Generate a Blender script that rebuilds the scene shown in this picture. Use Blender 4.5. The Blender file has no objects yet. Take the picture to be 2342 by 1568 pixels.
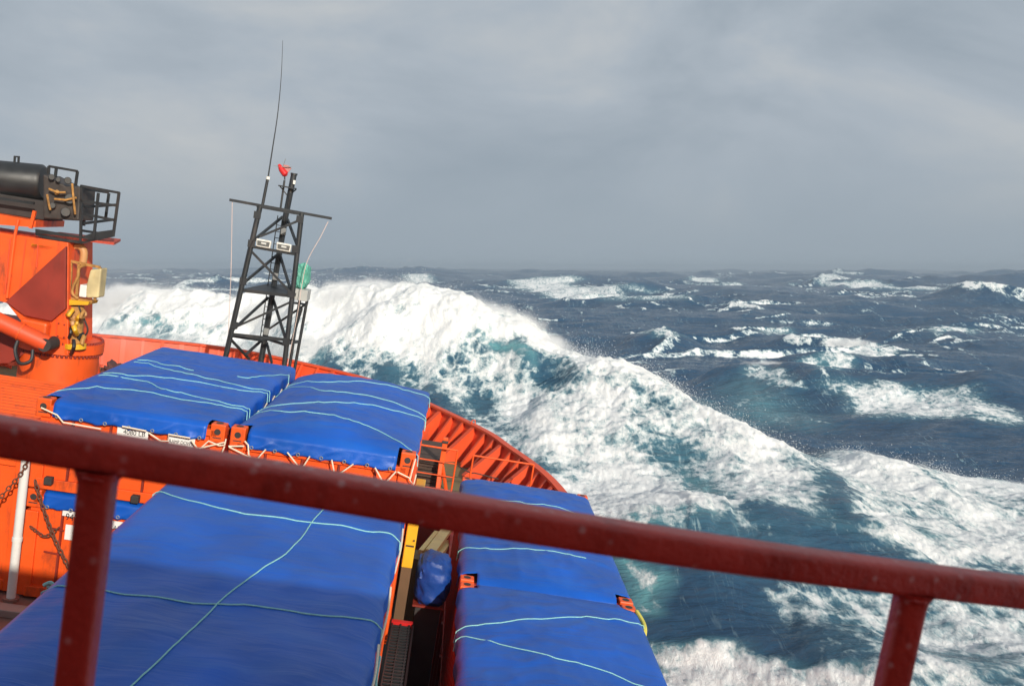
import bpy, math, random
import numpy as np
from mathutils import Matrix, Vector
random.seed(7)
S = bpy.context.scene
COL = S.collection
R_ = math.radians

# ------------------------------------------------------------------ camera, sky, sun, exposure
CAM_H = 11.0                       # eye height over the mean sea
PITCH, ROLL = R_(4.44), R_(0.17)
cf = Vector((0, math.cos(PITCH), -math.sin(PITCH)))
cr = Vector((math.cos(ROLL), 0, math.sin(ROLL))); cr = (cr - cf * cr.dot(cf)).normalized()
cu = cr.cross(cf).normalized()
cam_d = bpy.data.cameras.new("camera"); cam = bpy.data.objects.new("camera", cam_d); COL.objects.link(cam)
cam_d.sensor_width = 36; cam_d.lens = 36 * 2253 / 2342
cam_d.clip_start = 0.05; cam_d.clip_end = 60000
cam.matrix_world = Matrix(((cr.x, cu.x, -cf.x, 0), (cr.y, cu.y, -cf.y, 0), (cr.z, cu.z, -cf.z, CAM_H), (0, 0, 0, 1)))
S.camera = cam
cam_d.dof.use_dof = True; cam_d.dof.focus_distance = 24.0; cam_d.dof.aperture_fstop = 6.0

# the ship's own axes: rolled to starboard and pitched bow-up against the sea
def to_world(v):
    return cr * v[0] + cu * v[1] + cf * v[2]
sF = Vector((-101, 284, 2253)).normalized()
ph = math.atan(0.158)
sR = Vector((math.cos(ph), -math.sin(ph), 0)); sR.z = -(sR.x * sF.x + sR.y * sF.y) / sF.z; sR.normalize()
sU = sF.cross(sR)
if sU.y < 0: sU = -sU
wR, wF, wU = to_world(sR), to_world(sF), to_world(sU)
SHIP = Matrix(((wR.x, wF.x, wU.x, 0), (wR.y, wF.y, wU.y, 0), (wR.z, wF.z, wU.z, CAM_H), (0, 0, 0, 1)))

def ray(u, v):                     # a survey sight line in ship axes (x starboard, y ahead, z up)
    r = Vector((u - 1171, 784 - v, 2253.0))
    return Vector((r.dot(sR), r.dot(sF), r.dot(sU)))
def at(u, v, y):                   # the point of that sight line y metres ahead
    r = ray(u, v); return r * (y / r.y)
def atz(u, v, z):
    r = ray(u, v); return r * (z / r.z)

sun_ship = Vector((0.36, -1.0, 0.47)).normalized()
sun_w = (wR * sun_ship.x + wF * sun_ship.y + wU * sun_ship.z).normalized()
sl = bpy.data.lights.new("sun", 'SUN'); so = bpy.data.objects.new("sun", sl); COL.objects.link(so)
sl.energy = 4.2; sl.angle = R_(0.53); sl.color = (1.0, 0.93, 0.82)
so.rotation_euler = (-sun_w).to_track_quat('-Z', 'Y').to_euler()
so.location = (0, -20, 40)
sun_el = math.asin(sun_w.z); sun_az = math.atan2(sun_w.x, sun_w.y)

W = bpy.data.worlds.new("World"); S.world = W; W.use_nodes = True
nt = W.node_tree; N = nt.nodes; L = nt.links
bg = N["Background"]; bg.inputs[1].default_value = 1.0
sky = N.new("ShaderNodeTexSky"); sky.sky_type = 'NISHITA'; sky.sun_disc = False
sky.sun_elevation = sun_el; sky.sun_rotation = sun_az
skym = N.new("ShaderNodeVectorMath"); skym.operation = 'SCALE'; skym.inputs[3].default_value = 0.10
L.new(sky.outputs[0], skym.inputs[0])
tc = N.new("ShaderNodeTexCoord")
mp = N.new("ShaderNodeMapping"); mp.inputs["Scale"].default_value = (1.0, 1.0, 2.3)
mp.inputs["Rotation"].default_value = (0.0, 0.10, 0.0)
L.new(tc.outputs["Generated"], mp.inputs[0])
n1 = N.new("ShaderNodeTexNoise"); n1.inputs["Scale"].default_value = 2.7; n1.inputs["Detail"].default_value = 9; n1.inputs["Roughness"].default_value = 0.56
n1.inputs["Distortion"].default_value = 0.35
L.new(mp.outputs[0], n1.inputs[0])
r1 = N.new("ShaderNodeValToRGB"); e = r1.color_ramp.elements
e[0].position = 0.32; e[0].color = (0.310, 0.370, 0.432, 1)
e[1].position = 0.68; e[1].color = (0.560, 0.580, 0.590, 1)
x = e.new(0.5); x.color = (0.412, 0.468, 0.528, 1)
L.new(n1.outputs[0], r1.inputs[0])
sep = N.new("ShaderNodeSeparateXYZ"); L.new(tc.outputs["Generated"], sep.inputs[0])
# cloud deck: darker rain band near the horizon
mr = N.new("ShaderNodeMapRange"); mr.inputs[1].default_value = 0.0; mr.inputs[2].default_value = 0.16; mr.interpolation_type = 'SMOOTHSTEP'
L.new(sep.outputs[2], mr.inputs[0])
mh = N.new("ShaderNodeMix"); mh.data_type = 'RGBA'
L.new(mr.outputs[0], mh.inputs[0]); mh.inputs[6].default_value = (0.330, 0.392, 0.450, 1); L.new(r1.outputs[0], mh.inputs[7])
# the cloud breaks up behind the ship, where the sun stands
mb = N.new("ShaderNodeMapRange"); mb.inputs[1].default_value = -0.15; mb.inputs[2].default_value = -0.75
L.new(sep.outputs[1], mb.inputs[0])
mx = N.new("ShaderNodeMix"); mx.data_type = 'RGBA'
L.new(mb.outputs[0], mx.inputs[0]); L.new(mh.outputs[2], mx.inputs[6]); L.new(skym.outputs[0], mx.inputs[7])
L.new(mx.outputs[2], bg.inputs[0])

S.view_settings.view_transform = 'Standard'; S.view_settings.look = 'None'
S.view_settings.exposure = 0.0; S.view_settings.gamma = 1.0
S.render.engine = 'CYCLES'
S.cycles.use_denoising = True
S.cycles.max_bounces = 6; S.cycles.transparent_max_bounces = 16; S.cycles.volume_bounces = 2
S.cycles.sample_clamp_indirect = 4.0

# ------------------------------------------------------------------ materials
MATS = {}
def mat(name, col, rough=0.5, metal=0.0, var=0.12, scale=3.0, bump=0.0, bscale=40.0, stain=None, stain_amt=0.0, stain_scale=2.0, spec=0.5, stretch=(1, 1, 1)):
    if name in MATS: return MATS[name]
    m = bpy.data.materials.new(name); m.use_nodes = True
    nt = m.node_tree; N = nt.nodes; L = nt.links; b = N["Principled BSDF"]
    b.inputs["Roughness"].default_value = rough; b.inputs["Metallic"].default_value = metal
    b.inputs["Specular IOR Level"].default_value = spec
    tc = N.new("ShaderNodeTexCoord"); mp = N.new("ShaderNodeMapping"); mp.inputs["Scale"].default_value = stretch
    L.new(tc.outputs["Object"], mp.inputs[0])
    n = N.new("ShaderNodeTexNoise"); n.inputs["Scale"].default_value = scale; n.inputs["Detail"].default_value = 6
    L.new(mp.outputs[0], n.inputs[0])
    r = N.new("ShaderNodeMapRange"); r.inputs[1].default_value = 0.25; r.inputs[2].default_value = 0.75
    r.inputs[3].default_value = 1 - var; r.inputs[4].default_value = 1 + var
    L.new(n.outputs[0], r.inputs[0])
    v = N.new("ShaderNodeVectorMath"); v.operation = 'SCALE'; v.inputs[0].default_value = col[:3]
    L.new(r.outputs[0], v.inputs[3])
    out = v.outputs[0]
    if stain:
        n2 = N.new("ShaderNodeTexNoise"); n2.inputs["Scale"].default_value = stain_scale; n2.inputs["Detail"].default_value = 9; n2.inputs["Roughness"].default_value = 0.68
        mp2 = N.new("ShaderNodeMapping"); mp2.inputs["Scale"].default_value = (1, 1, 0.35); mp2.inputs["Location"].default_value = (3.1, 1.7, 0.4)
        L.new(tc.outputs["Object"], mp2.inputs[0]); L.new(mp2.outputs[0], n2.inputs[0])
        r2 = N.new("ShaderNodeMapRange"); r2.inputs[1].default_value = 0.54; r2.inputs[2].default_value = 0.72; r2.inputs[4].default_value = stain_amt
        L.new(n2.outputs[0], r2.inputs[0])
        mm = N.new("ShaderNodeMix"); mm.data_type = 'RGBA'; L.new(r2.outputs[0], mm.inputs[0]); L.new(out, mm.inputs[6]); mm.inputs[7].default_value = (*stain, 1)
        out = mm.outputs[2]
    L.new(out, b.inputs["Base Color"])
    rr = N.new("ShaderNodeMapRange"); rr.inputs[3].default_value = max(0.05, rough - 0.1); rr.inputs[4].default_value = min(1, rough + 0.14)
    L.new(n.outputs[0], rr.inputs[0]); L.new(rr.outputs[0], b.inputs["Roughness"])
    if bump:
        n3 = N.new("ShaderNodeTexNoise"); n3.inputs["Scale"].default_value = bscale; n3.inputs["Detail"].default_value = 5
        L.new(mp.outputs[0], n3.inputs[0])
        bp = N.new("ShaderNodeBump"); bp.inputs["Strength"].default_value = bump; bp.inputs["Distance"].default_value = 0.02
        L.new(n3.outputs[0], bp.inputs["Height"]); L.new(bp.outputs[0], b.inputs["Normal"])
    MATS[name] = m
    return m

ORANGE = mat("orange_paint", (0.82, 0.098, 0.008), 0.48, var=0.14, scale=2.0, stain=(0.15, 0.035, 0.018), stain_amt=0.75, stain_scale=4.0, bump=0.10, bscale=30)
DECKO = mat("weathered_orange_paint", (0.72, 0.076, 0.015), 0.5, var=0.14, scale=1.5, stain=(0.16, 0.05, 0.03), stain_amt=0.45, stain_scale=2.2, bump=0.10, bscale=22)
DRED = mat("dark_red_container_paint", (0.50, 0.035, 0.018), 0.5, var=0.15, stain=(0.07, 0.02, 0.012), stain_amt=0.5)
OXIDE = mat("red_oxide_paint_and_shadow", (0.25, 0.024, 0.011), 0.55, var=0.18, scale=2.0, stain=(0.06, 0.02, 0.012), stain_amt=0.5, bump=0.1)  # red oxide on steel parts, cast shadow on the crane's dark triangle
RAILRED = mat("glossy_red_rail_paint", (0.36, 0.034, 0.024), 0.36, var=0.22, scale=9.0, stain=(0.13, 0.012, 0.012), stain_amt=0.7, stain_scale=9.0, bump=0.12, bscale=60)
BLACK = mat("black_paint", (0.018, 0.020, 0.022), 0.42, var=0.25, scale=5, stain=(0.09, 0.05, 0.03), stain_amt=0.4)
MAST = mat("mast_black_paint", (0.022, 0.026, 0.030), 0.45, var=0.3, scale=4, stain=(0.10, 0.08, 0.07), stain_amt=0.4)
DARK = mat("dark_grime", (0.035, 0.030, 0.028), 0.7, var=0.3, scale=4)
YELLOW = mat("yellow_paint", (0.72, 0.40, 0.015), 0.45, stain=(0.30, 0.12, 0.02), stain_amt=0.5)
RUSTY = mat("rusty_yellow_fittings", (0.40, 0.20, 0.05), 0.6, var=0.4, scale=12, stain=(0.07, 0.03, 0.015), stain_amt=0.9, stain_scale=9)
TAN = mat("tan_pipe_paint", (0.50, 0.26, 0.10), 0.5)
CREAM = mat("cream_paint", (0.85, 0.66, 0.26), 0.5, stain=(0.30, 0.2, 0.08), stain_amt=0.4)
WHITE = mat("white_paint", (0.74, 0.74, 0.70), 0.45, var=0.06, stain=(0.38, 0.28, 0.18), stain_amt=0.4, stain_scale=5)
PLATE = mat("white_sign_plate", (0.80, 0.80, 0.77), 0.5, var=0.05)
INK = mat("black_lettering", (0.02, 0.02, 0.022), 0.6, var=0.05)
ROPE = mat("turquoise_rope", (0.30, 0.64, 0.61), 0.75, var=0.15, scale=60, bump=0.5, bscale=160)
CORD = mat("white_cord", (0.78, 0.68, 0.52), 0.8, var=0.15, scale=60)
GREENW = mat("turquoise_wrap", (0.10, 0.37, 0.29), 0.5, var=0.25, scale=8, bump=0.5, bscale=14)
GREY = mat("grey_steel", (0.24, 0.25, 0.25), 0.5, metal=0.2, var=0.2)
GLASS = mat("lamp_glass", (0.62, 0.64, 0.62), 0.12, var=0.05)
RUST = mat("rusty_chain", (0.14, 0.055, 0.03), 0.75, var=0.4, scale=25)
WOOD = mat("dark_timber", (0.075, 0.045, 0.032), 0.8, var=0.4, scale=5, stretch=(1, 1, 6), bump=0.4)
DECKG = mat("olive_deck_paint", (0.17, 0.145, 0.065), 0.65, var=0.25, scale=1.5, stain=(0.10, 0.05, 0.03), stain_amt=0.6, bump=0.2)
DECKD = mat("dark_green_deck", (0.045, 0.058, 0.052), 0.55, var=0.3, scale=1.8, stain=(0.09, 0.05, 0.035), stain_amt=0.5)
HATCH = mat("brown_hatch_paint", (0.20, 0.10, 0.075), 0.6, var=0.2, stain=(0.3, 0.22, 0.18), stain_amt=0.5)
REDV = mat("red_plastic", (0.62, 0.02, 0.02), 0.35)
STRAP = mat("yellow_strap", (0.62, 0.55, 0.10), 0.7)

def tarp_mat(name, col, seed):
    m = mat(name, col, 0.40, var=0.30, scale=0.9, spec=0.42)
    nt = m.node_tree; N = nt.nodes; L = nt.links; b = N["Principled BSDF"]
    tc = N.new("ShaderNodeTexCoord")
    w = N.new("ShaderNodeMapping"); w.inputs["Rotation"].default_value = (0, 0, 0.15 + seed); w.inputs["Scale"].default_value = (0.5, 2.2, 1.0)
    L.new(tc.outputs["Object"], w.inputs[0])
    a = N.new("ShaderNodeTexNoise"); a.inputs["Scale"].default_value = 2.2; a.inputs["Detail"].default_value = 5; a.inputs["Distortion"].default_value = 1.1
    L.new(w.outputs[0], a.inputs[0])
    g = N.new("ShaderNodeTexNoise"); g.inputs["Scale"].default_value = 9; g.inputs["Detail"].default_value = 4; g.inputs["Distortion"].default_value = 0.6
    L.new(tc.outputs["Object"], g.inputs[0])
    b1 = N.new("ShaderNodeBump"); b1.inputs["Strength"].default_value = 0.36; b1.inputs["Distance"].default_value = 0.05
    L.new(a.outputs[0], b1.inputs["Height"])
    b2 = N.new("ShaderNodeBump"); b2.inputs["Strength"].default_value = 0.10; b2.inputs["Distance"].default_value = 0.012
    L.new(g.outputs[0], b2.inputs["Height"]); L.new(b1.outputs[0], b2.inputs["Normal"]); L.new(b2.outputs[0], b.inputs["Normal"])
    # welded seams across the sheet, every metre or so, with salt-dull patches
    sp = N.new("ShaderNodeSeparateXYZ"); L.new(tc.outputs["Object"], sp.inputs[0])
    q = N.new("ShaderNodeMath"); q.operation = 'PINGPONG'; q.inputs[1].default_value = 0.62; L.new(sp.outputs[1], q.inputs[0])
    sq = N.new("ShaderNodeMapRange"); sq.interpolation_type = 'SMOOTHSTEP'; sq.inputs[1].default_value = 0.022; sq.inputs[2].default_value = 0.014; L.new(q.outputs[0], sq.inputs[0])
    b3 = N.new("ShaderNodeBump"); b3.inputs["Strength"].default_value = 0.5; b3.inputs["Distance"].default_value = 0.004
    L.new(sq.outputs[0], b3.inputs["Height"]); L.new(b2.outputs[0], b3.inputs["Normal"]); L.new(b3.outputs[0], b.inputs["Normal"])
    sn = N.new("ShaderNodeTexNoise"); sn.inputs["Scale"].default_value = 1.7; sn.inputs["Detail"].default_value = 10; sn.inputs["Roughness"].default_value = 0.72
    L.new(w.outputs[0], sn.inputs[0])
    sr = N.new("ShaderNodeMapRange"); sr.inputs[1].default_value = 0.48; sr.inputs[2].default_value = 0.78; sr.inputs[4].default_value = 0.42; L.new(sn.outputs[0], sr.inputs[0])
    old = b.inputs["Base Color"].links[0].from_socket
    mm = N.new("ShaderNodeMix"); mm.data_type = 'RGBA'; L.new(sr.outputs[0], mm.inputs[0]); L.new(old, mm.inputs[6]); mm.inputs[7].default_value = (0.022, 0.145, 0.45, 1)
    L.new(mm.outputs[2], b.inputs["Base Color"])
    return m
TARP = tarp_mat("blue_tarpaulin", (0.002, 0.088, 0.47), 0.0)

# ------------------------------------------------------------------ mesh building
class MB:
    def __init__(s): s.v = []; s.f = []
    def add(s, vs, fs):
        o = len(s.v); s.v += [tuple(p) for p in vs]; s.f += [tuple(i + o for i in f) for f in fs]; return s
    def box(s, x0, x1, y0, y1, z0, z1):
        return s.add([(x0, y0, z0), (x1, y0, z0), (x1, y1, z0), (x0, y1, z0), (x0, y0, z1), (x1, y0, z1), (x1, y1, z1), (x0, y1, z1)],
                     [(0, 3, 2, 1), (4, 5, 6, 7), (0, 1, 5, 4), (1, 2, 6, 5), (2, 3, 7, 6), (3, 0, 4, 7)])
    def bar(s, p, q, w, h=None, up=(0, 0, 1)):           # rectangular bar from p to q
        p, q = Vector(p), Vector(q); h = h or w; d = (q - p).normalized()
        a = d.cross(Vector(up))
        if a.length < 1e-3: a = d.cross(Vector((1, 0, 0)))
        a.normalize(); b = a.cross(d); a *= w / 2; b *= h / 2
        return s.add([p - a - b, p + a - b, p + a + b, p - a + b, q - a - b, q + a - b, q + a + b, q - a + b],
                     [(0, 3, 2, 1), (4, 5, 6, 7), (0, 1, 5, 4), (1, 2, 6, 5), (2, 3, 7, 6), (3, 0, 4, 7)])
    def tube(s, pts, r, n=10, caps=True):
        pts = [Vector(p) for p in pts]; m = len(pts); rs = r if isinstance(r, (list, tuple)) else [r] * m
        rings = []; prev = None
        for i, p in enumerate(pts):
            d = (pts[min(i + 1, m - 1)] - pts[max(i - 1, 0)]).normalized()
            a = prev - d * prev.dot(d) if prev is not None else d.cross(Vector((0, 0, 1)))
            if a.length < 1e-4: a = d.cross(Vector((1, 0, 0)))
            a.normalize(); prev = a; b = d.cross(a)
            rings.append([p + (a * math.cos(2 * math.pi * k / n) + b * math.sin(2 * math.pi * k / n)) * rs[i] for k in range(n)])
        vs = [q for g in rings for q in g]; fs = []
        for i in range(m - 1):
            for k in range(n):
                k2 = (k + 1) % n; fs.append((i * n + k, i * n + k2, (i + 1) * n + k2, (i + 1) * n + k))
        if caps: fs += [tuple(range(n))[::-1], tuple((m - 1) * n + k for k in range(n))]
        return s.add(vs, fs)
    def cyl(s, p, q, r, n=20, r2=None): return s.tube([p, q], [r, r if r2 is None else r2], n)
    def prism(s, poly, d):                               # closed polygon swept by vector d
        poly = [Vector(p) for p in poly]; d = Vector(d); n = len(poly)
        fs = [tuple(range(n))[::-1], tuple(range(n, 2 * n))] + [(i, (i + 1) % n, n + (i + 1) % n, n + i) for i in range(n)]
        return s.add(poly + [p + d for p in poly], fs)
    def build(s, name, m, parent=None, loc=None, smooth=False, bevel=0.0):
        loc = Vector(loc) if loc is not None else (Vector(parent["_b"]) if parent else Vector((0, 0, 0)))
        me = bpy.data.meshes.new(name)
        me.from_pydata([(a[0] - loc.x, a[1] - loc.y, a[2] - loc.z) for a in s.v], [], s.f); me.update()
        me.materials.append(m)
        if smooth: me.shade_smooth()
        o = bpy.data.objects.new(name, me); COL.objects.link(o)
        if parent: o.parent = parent; o["_b"] = tuple(loc)
        else: o.matrix_world = SHIP @ Matrix.Translation(loc); o["_b"] = tuple(loc)
        if smooth:
            try:
                me.set_sharp_from_angle(angle=R_(40))
            except Exception: pass
        if bevel:
            bm = o.modifiers.new("bevel", 'BEVEL'); bm.width = bevel; bm.segments = 2; bm.limit_method = 'ANGLE'; bm.angle_limit = R_(40)
        return o

def tag(o, label, cat, group=None):
    o["label"] = label; o["category"] = cat
    if group: o["group"] = group
    return o
def thing(name, label, cat, loc, group=None):
    o = bpy.data.objects.new(name, None); COL.objects.link(o); o.empty_display_size = 0.3
    o.matrix_world = SHIP @ Matrix.Translation(Vector(loc)); o["_b"] = tuple(loc)
    return tag(o, label, cat, group)
def dup(root, shift, label, group=None, name=None):
    def cp(o, par):
        c = o.copy(); COL.objects.link(c)
        if par: c.parent = par
        for ch in list(o.children): cp(ch, c)
        return c
    r = cp(root, None); b = Vector(root["_b"]) + Vector(shift)
    r.matrix_world = SHIP @ Matrix.Translation(b); r["_b"] = tuple(b)
    r["label"] = label
    if group: r["group"] = group
    if name: r.name = name
    return r
def text(parent, body, x, y, z, size, m=INK, name="lettering", sx=1.0, face=(1, 0, 0)):
    cu_ = bpy.data.curves.new("t", 'FONT'); cu_.body = body; cu_.size = size; cu_.align_x = 'CENTER'; cu_.extrude = 0.002
    t = bpy.data.objects.new("t", cu_); COL.objects.link(t)
    dg = bpy.context.evaluated_depsgraph_get()
    me = bpy.data.meshes.new_from_object(t.evaluated_get(dg))
    bpy.data.objects.remove(t)
    b = Vector(parent["_b"])
    for v in me.vertices:
        p = v.co.copy(); v.co = (x + p.x * sx - b.x, y - p.z - b.y, z + p.y - b.z)
    me.materials.clear(); me.materials.append(m); me.update()
    o = bpy.data.objects.new(name, me); COL.objects.link(o); o.parent = parent; o["_b"] = tuple(b)
    return o

# ------------------------------------------------------------------ vectorised noise
_rng = np.random.RandomState(11)
_PT = _rng.permutation(4096).astype(np.int32)
_ga = _rng.rand(4096) * 2 * np.pi; _GX = np.cos(_ga).astype(np.float32); _GY = np.sin(_ga).astype(np.float32)
def gn(x, y, seed=0):
    x = np.asarray(x, np.float32); y = np.asarray(y, np.float32)
    xi = np.floor(x); yi = np.floor(y); fx = x - xi; fy = y - yi; xi = xi.astype(np.int32) + seed * 131; yi = yi.astype(np.int32)
    def g(a, b, dx, dy):
        h = _PT[(_PT[(xi + a) & 4095] + yi + b) & 4095]
        return _GX[h] * dx + _GY[h] * dy
    u = fx * fx * fx * (fx * (fx * 6 - 15) + 10); v = fy * fy * fy * (fy * (fy * 6 - 15) + 10)
    a = g(0, 0, fx, fy); b = g(1, 0, fx - 1, fy); c = g(0, 1, fx, fy - 1); d = g(1, 1, fx - 1, fy - 1)
    return ((a + (b - a) * u) * (1 - v) + (c + (d - c) * u) * v) * 1.5
def fbm(x, y, o=4, seed=0, gain=0.5):
    s = 0; a = 1.0; t = 0
    for i in range(o): s = s + a * gn(x * 2 ** i, y * 2 ** i, seed + i); t += a; a *= gain
    return s / t
def billow(x, y, o=4, seed=0, gain=0.55):
    s = 0; a = 1.0; t = 0
    for i in range(o): s = s + a * np.abs(gn(x * 2.03 ** i, y * 2.03 ** i, seed + i)); t += a; a *= gain
    return s / t
def sst(a, b, x):
    t = np.clip((x - a) / (b - a), 0, 1); return t * t * (3 - 2 * t)

# ------------------------------------------------------------------ the sea
def cres(t):                       # smooth resample of a crest given as (x, y, z)
    t = np.array(t, float); xs = np.linspace(t[0, 0], t[-1, 0], 400)
    k = np.hanning(23); k /= k.sum()
    out = []
    for c in (1, 2):
        w = np.interp(xs, t[:, 0], t[:, c]); out.append(np.convolve(np.pad(w, 11, mode='edge'), k, 'valid'))
    return xs, out[0], out[1]
RIDGE1 = [(-51.72, 82, 7.91), (-46.91, 80, 8.0), (-31.73, 76, 8.79), (-27.6, 74, 9.42), (-23.67, 72, 8.93), (-18.99, 70, 8.37), (-14.6, 67, 8.97), (-12.43, 65, 9.5), (-10.53, 64, 9.73), (-7.46, 62, 9.58), (-5.72, 61, 9.07), (-2.91, 59, 8.67), (-1.06, 58, 8.1), (0.99, 57, 7.57), (2.67, 55, 6.47), (4.47, 53, 6.09), (6.35, 51, 5.55), (8.53, 49, 4.67), (10.91, 46, 3.78), (12.22, 44, 3.64), (13.15, 42.5, 3.38), (13.83, 40.5, 2.86)]
RIDGE2 = [(14.99, 47, 1.65), (16.28, 46.5, 2.18), (17.99, 45.5, 1.86), (19.84, 45, 1.35), (21.63, 44.5, 1.16), (23.22, 44, 1.13), (26.93, 43, 1.02)]
RIDGE3 = [(2.74, 28.5, 0.25), (4.44, 27, 0.45), (5.71, 26, 0.6), (6.84, 24.5, 0.74), (7.86, 23.5, 0.94), (9.27, 23, 1.05)]
BREAKERS = [(34.27, 100, 0.99, 0.139, 9, 3.0, 5, 5), (23.26, 90, 0.985, -0.174, 6, 1.6, 4, 4), (21.11, 140, 0.999, 0.052, 6, 2.0, 5, 5), (34.13, 84, 0.978, -0.208, 10, 1.5, 7, 5), (63.29, 150, 1.0, 0.0, 9, 1.8, 5, 5), (39.29, 150, 1.0, 0.0, 6, 1.4, 5, 5), (20.73, 560, 1.0, 0.0, 26, 3.8, 10, 9), (174.7, 500, 1.0, 0.0, 38, 3.4, 10, 9), (119.21, 600, 0.998, 0.07, 16, 3, 9, 9), (51.88, 420, 1.0, 0.0, 16, 2.4, 8, 8), (-40.04, 560, 1.0, 0.0, 26, 3, 9, 9)]
WX, WY = 0.17, -0.985              # the wind blows towards the ship, a little to starboard
_R1 = cres(RIDGE1); _R2 = cres(RIDGE2); _R3 = cres(RIDGE3)

def ridge(x, y, R, wf, wb, ends=(6, 6), rough=0.10, seed=50, sh=0.45, lean=4.5):
    xs, yc, zc = R
    sx = x + 1.2 * gn(x / 5, y / 5, seed)
    Y = np.interp(sx, xs, yc); Z = np.interp(sx, xs, zc); sl = np.interp(sx, xs, np.gradient(yc, xs))
    d = (y - Y) / np.sqrt(1 + sl * sl) + 1.1 * fbm(x / 6, y / 6, 3, seed + 3)
    win = sst(xs[0] - ends[0], xs[0] + ends[0], x) * (1 - sst(xs[-1] - ends[1], xs[-1] + ends[1], x))
    Z = Z * (1 + rough * fbm(x / 4.0, y / 9.0, 4, seed + 9))
    ad = np.abs(d)
    front = sh * np.exp(-(ad / lean) ** 2) + (1 - sh) * np.exp(-(ad / wf) ** 1.7)
    back = np.exp(-(ad / wb) ** 2)
    return Z * win * np.where(d < 0, front, back), d, win

SWELL = []
_r = np.random.RandomState(5)
for lam, amp, n in ((230, 2.3, 2), (150, 1.6, 3), (95, 1.1, 3), (60, 0.65, 4), (38, 0.36, 4), (23, 0.22, 5), (13, 0.12, 5)):
    for i in range(n):
        an = math.atan2(WY, WX) + _r.normal(0, 0.38)
        SWELL.append((lam * _r.uniform(0.85, 1.2), amp, math.cos(an), math.sin(an), _r.rand() * 6.28, _r.randint(900)))

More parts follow.
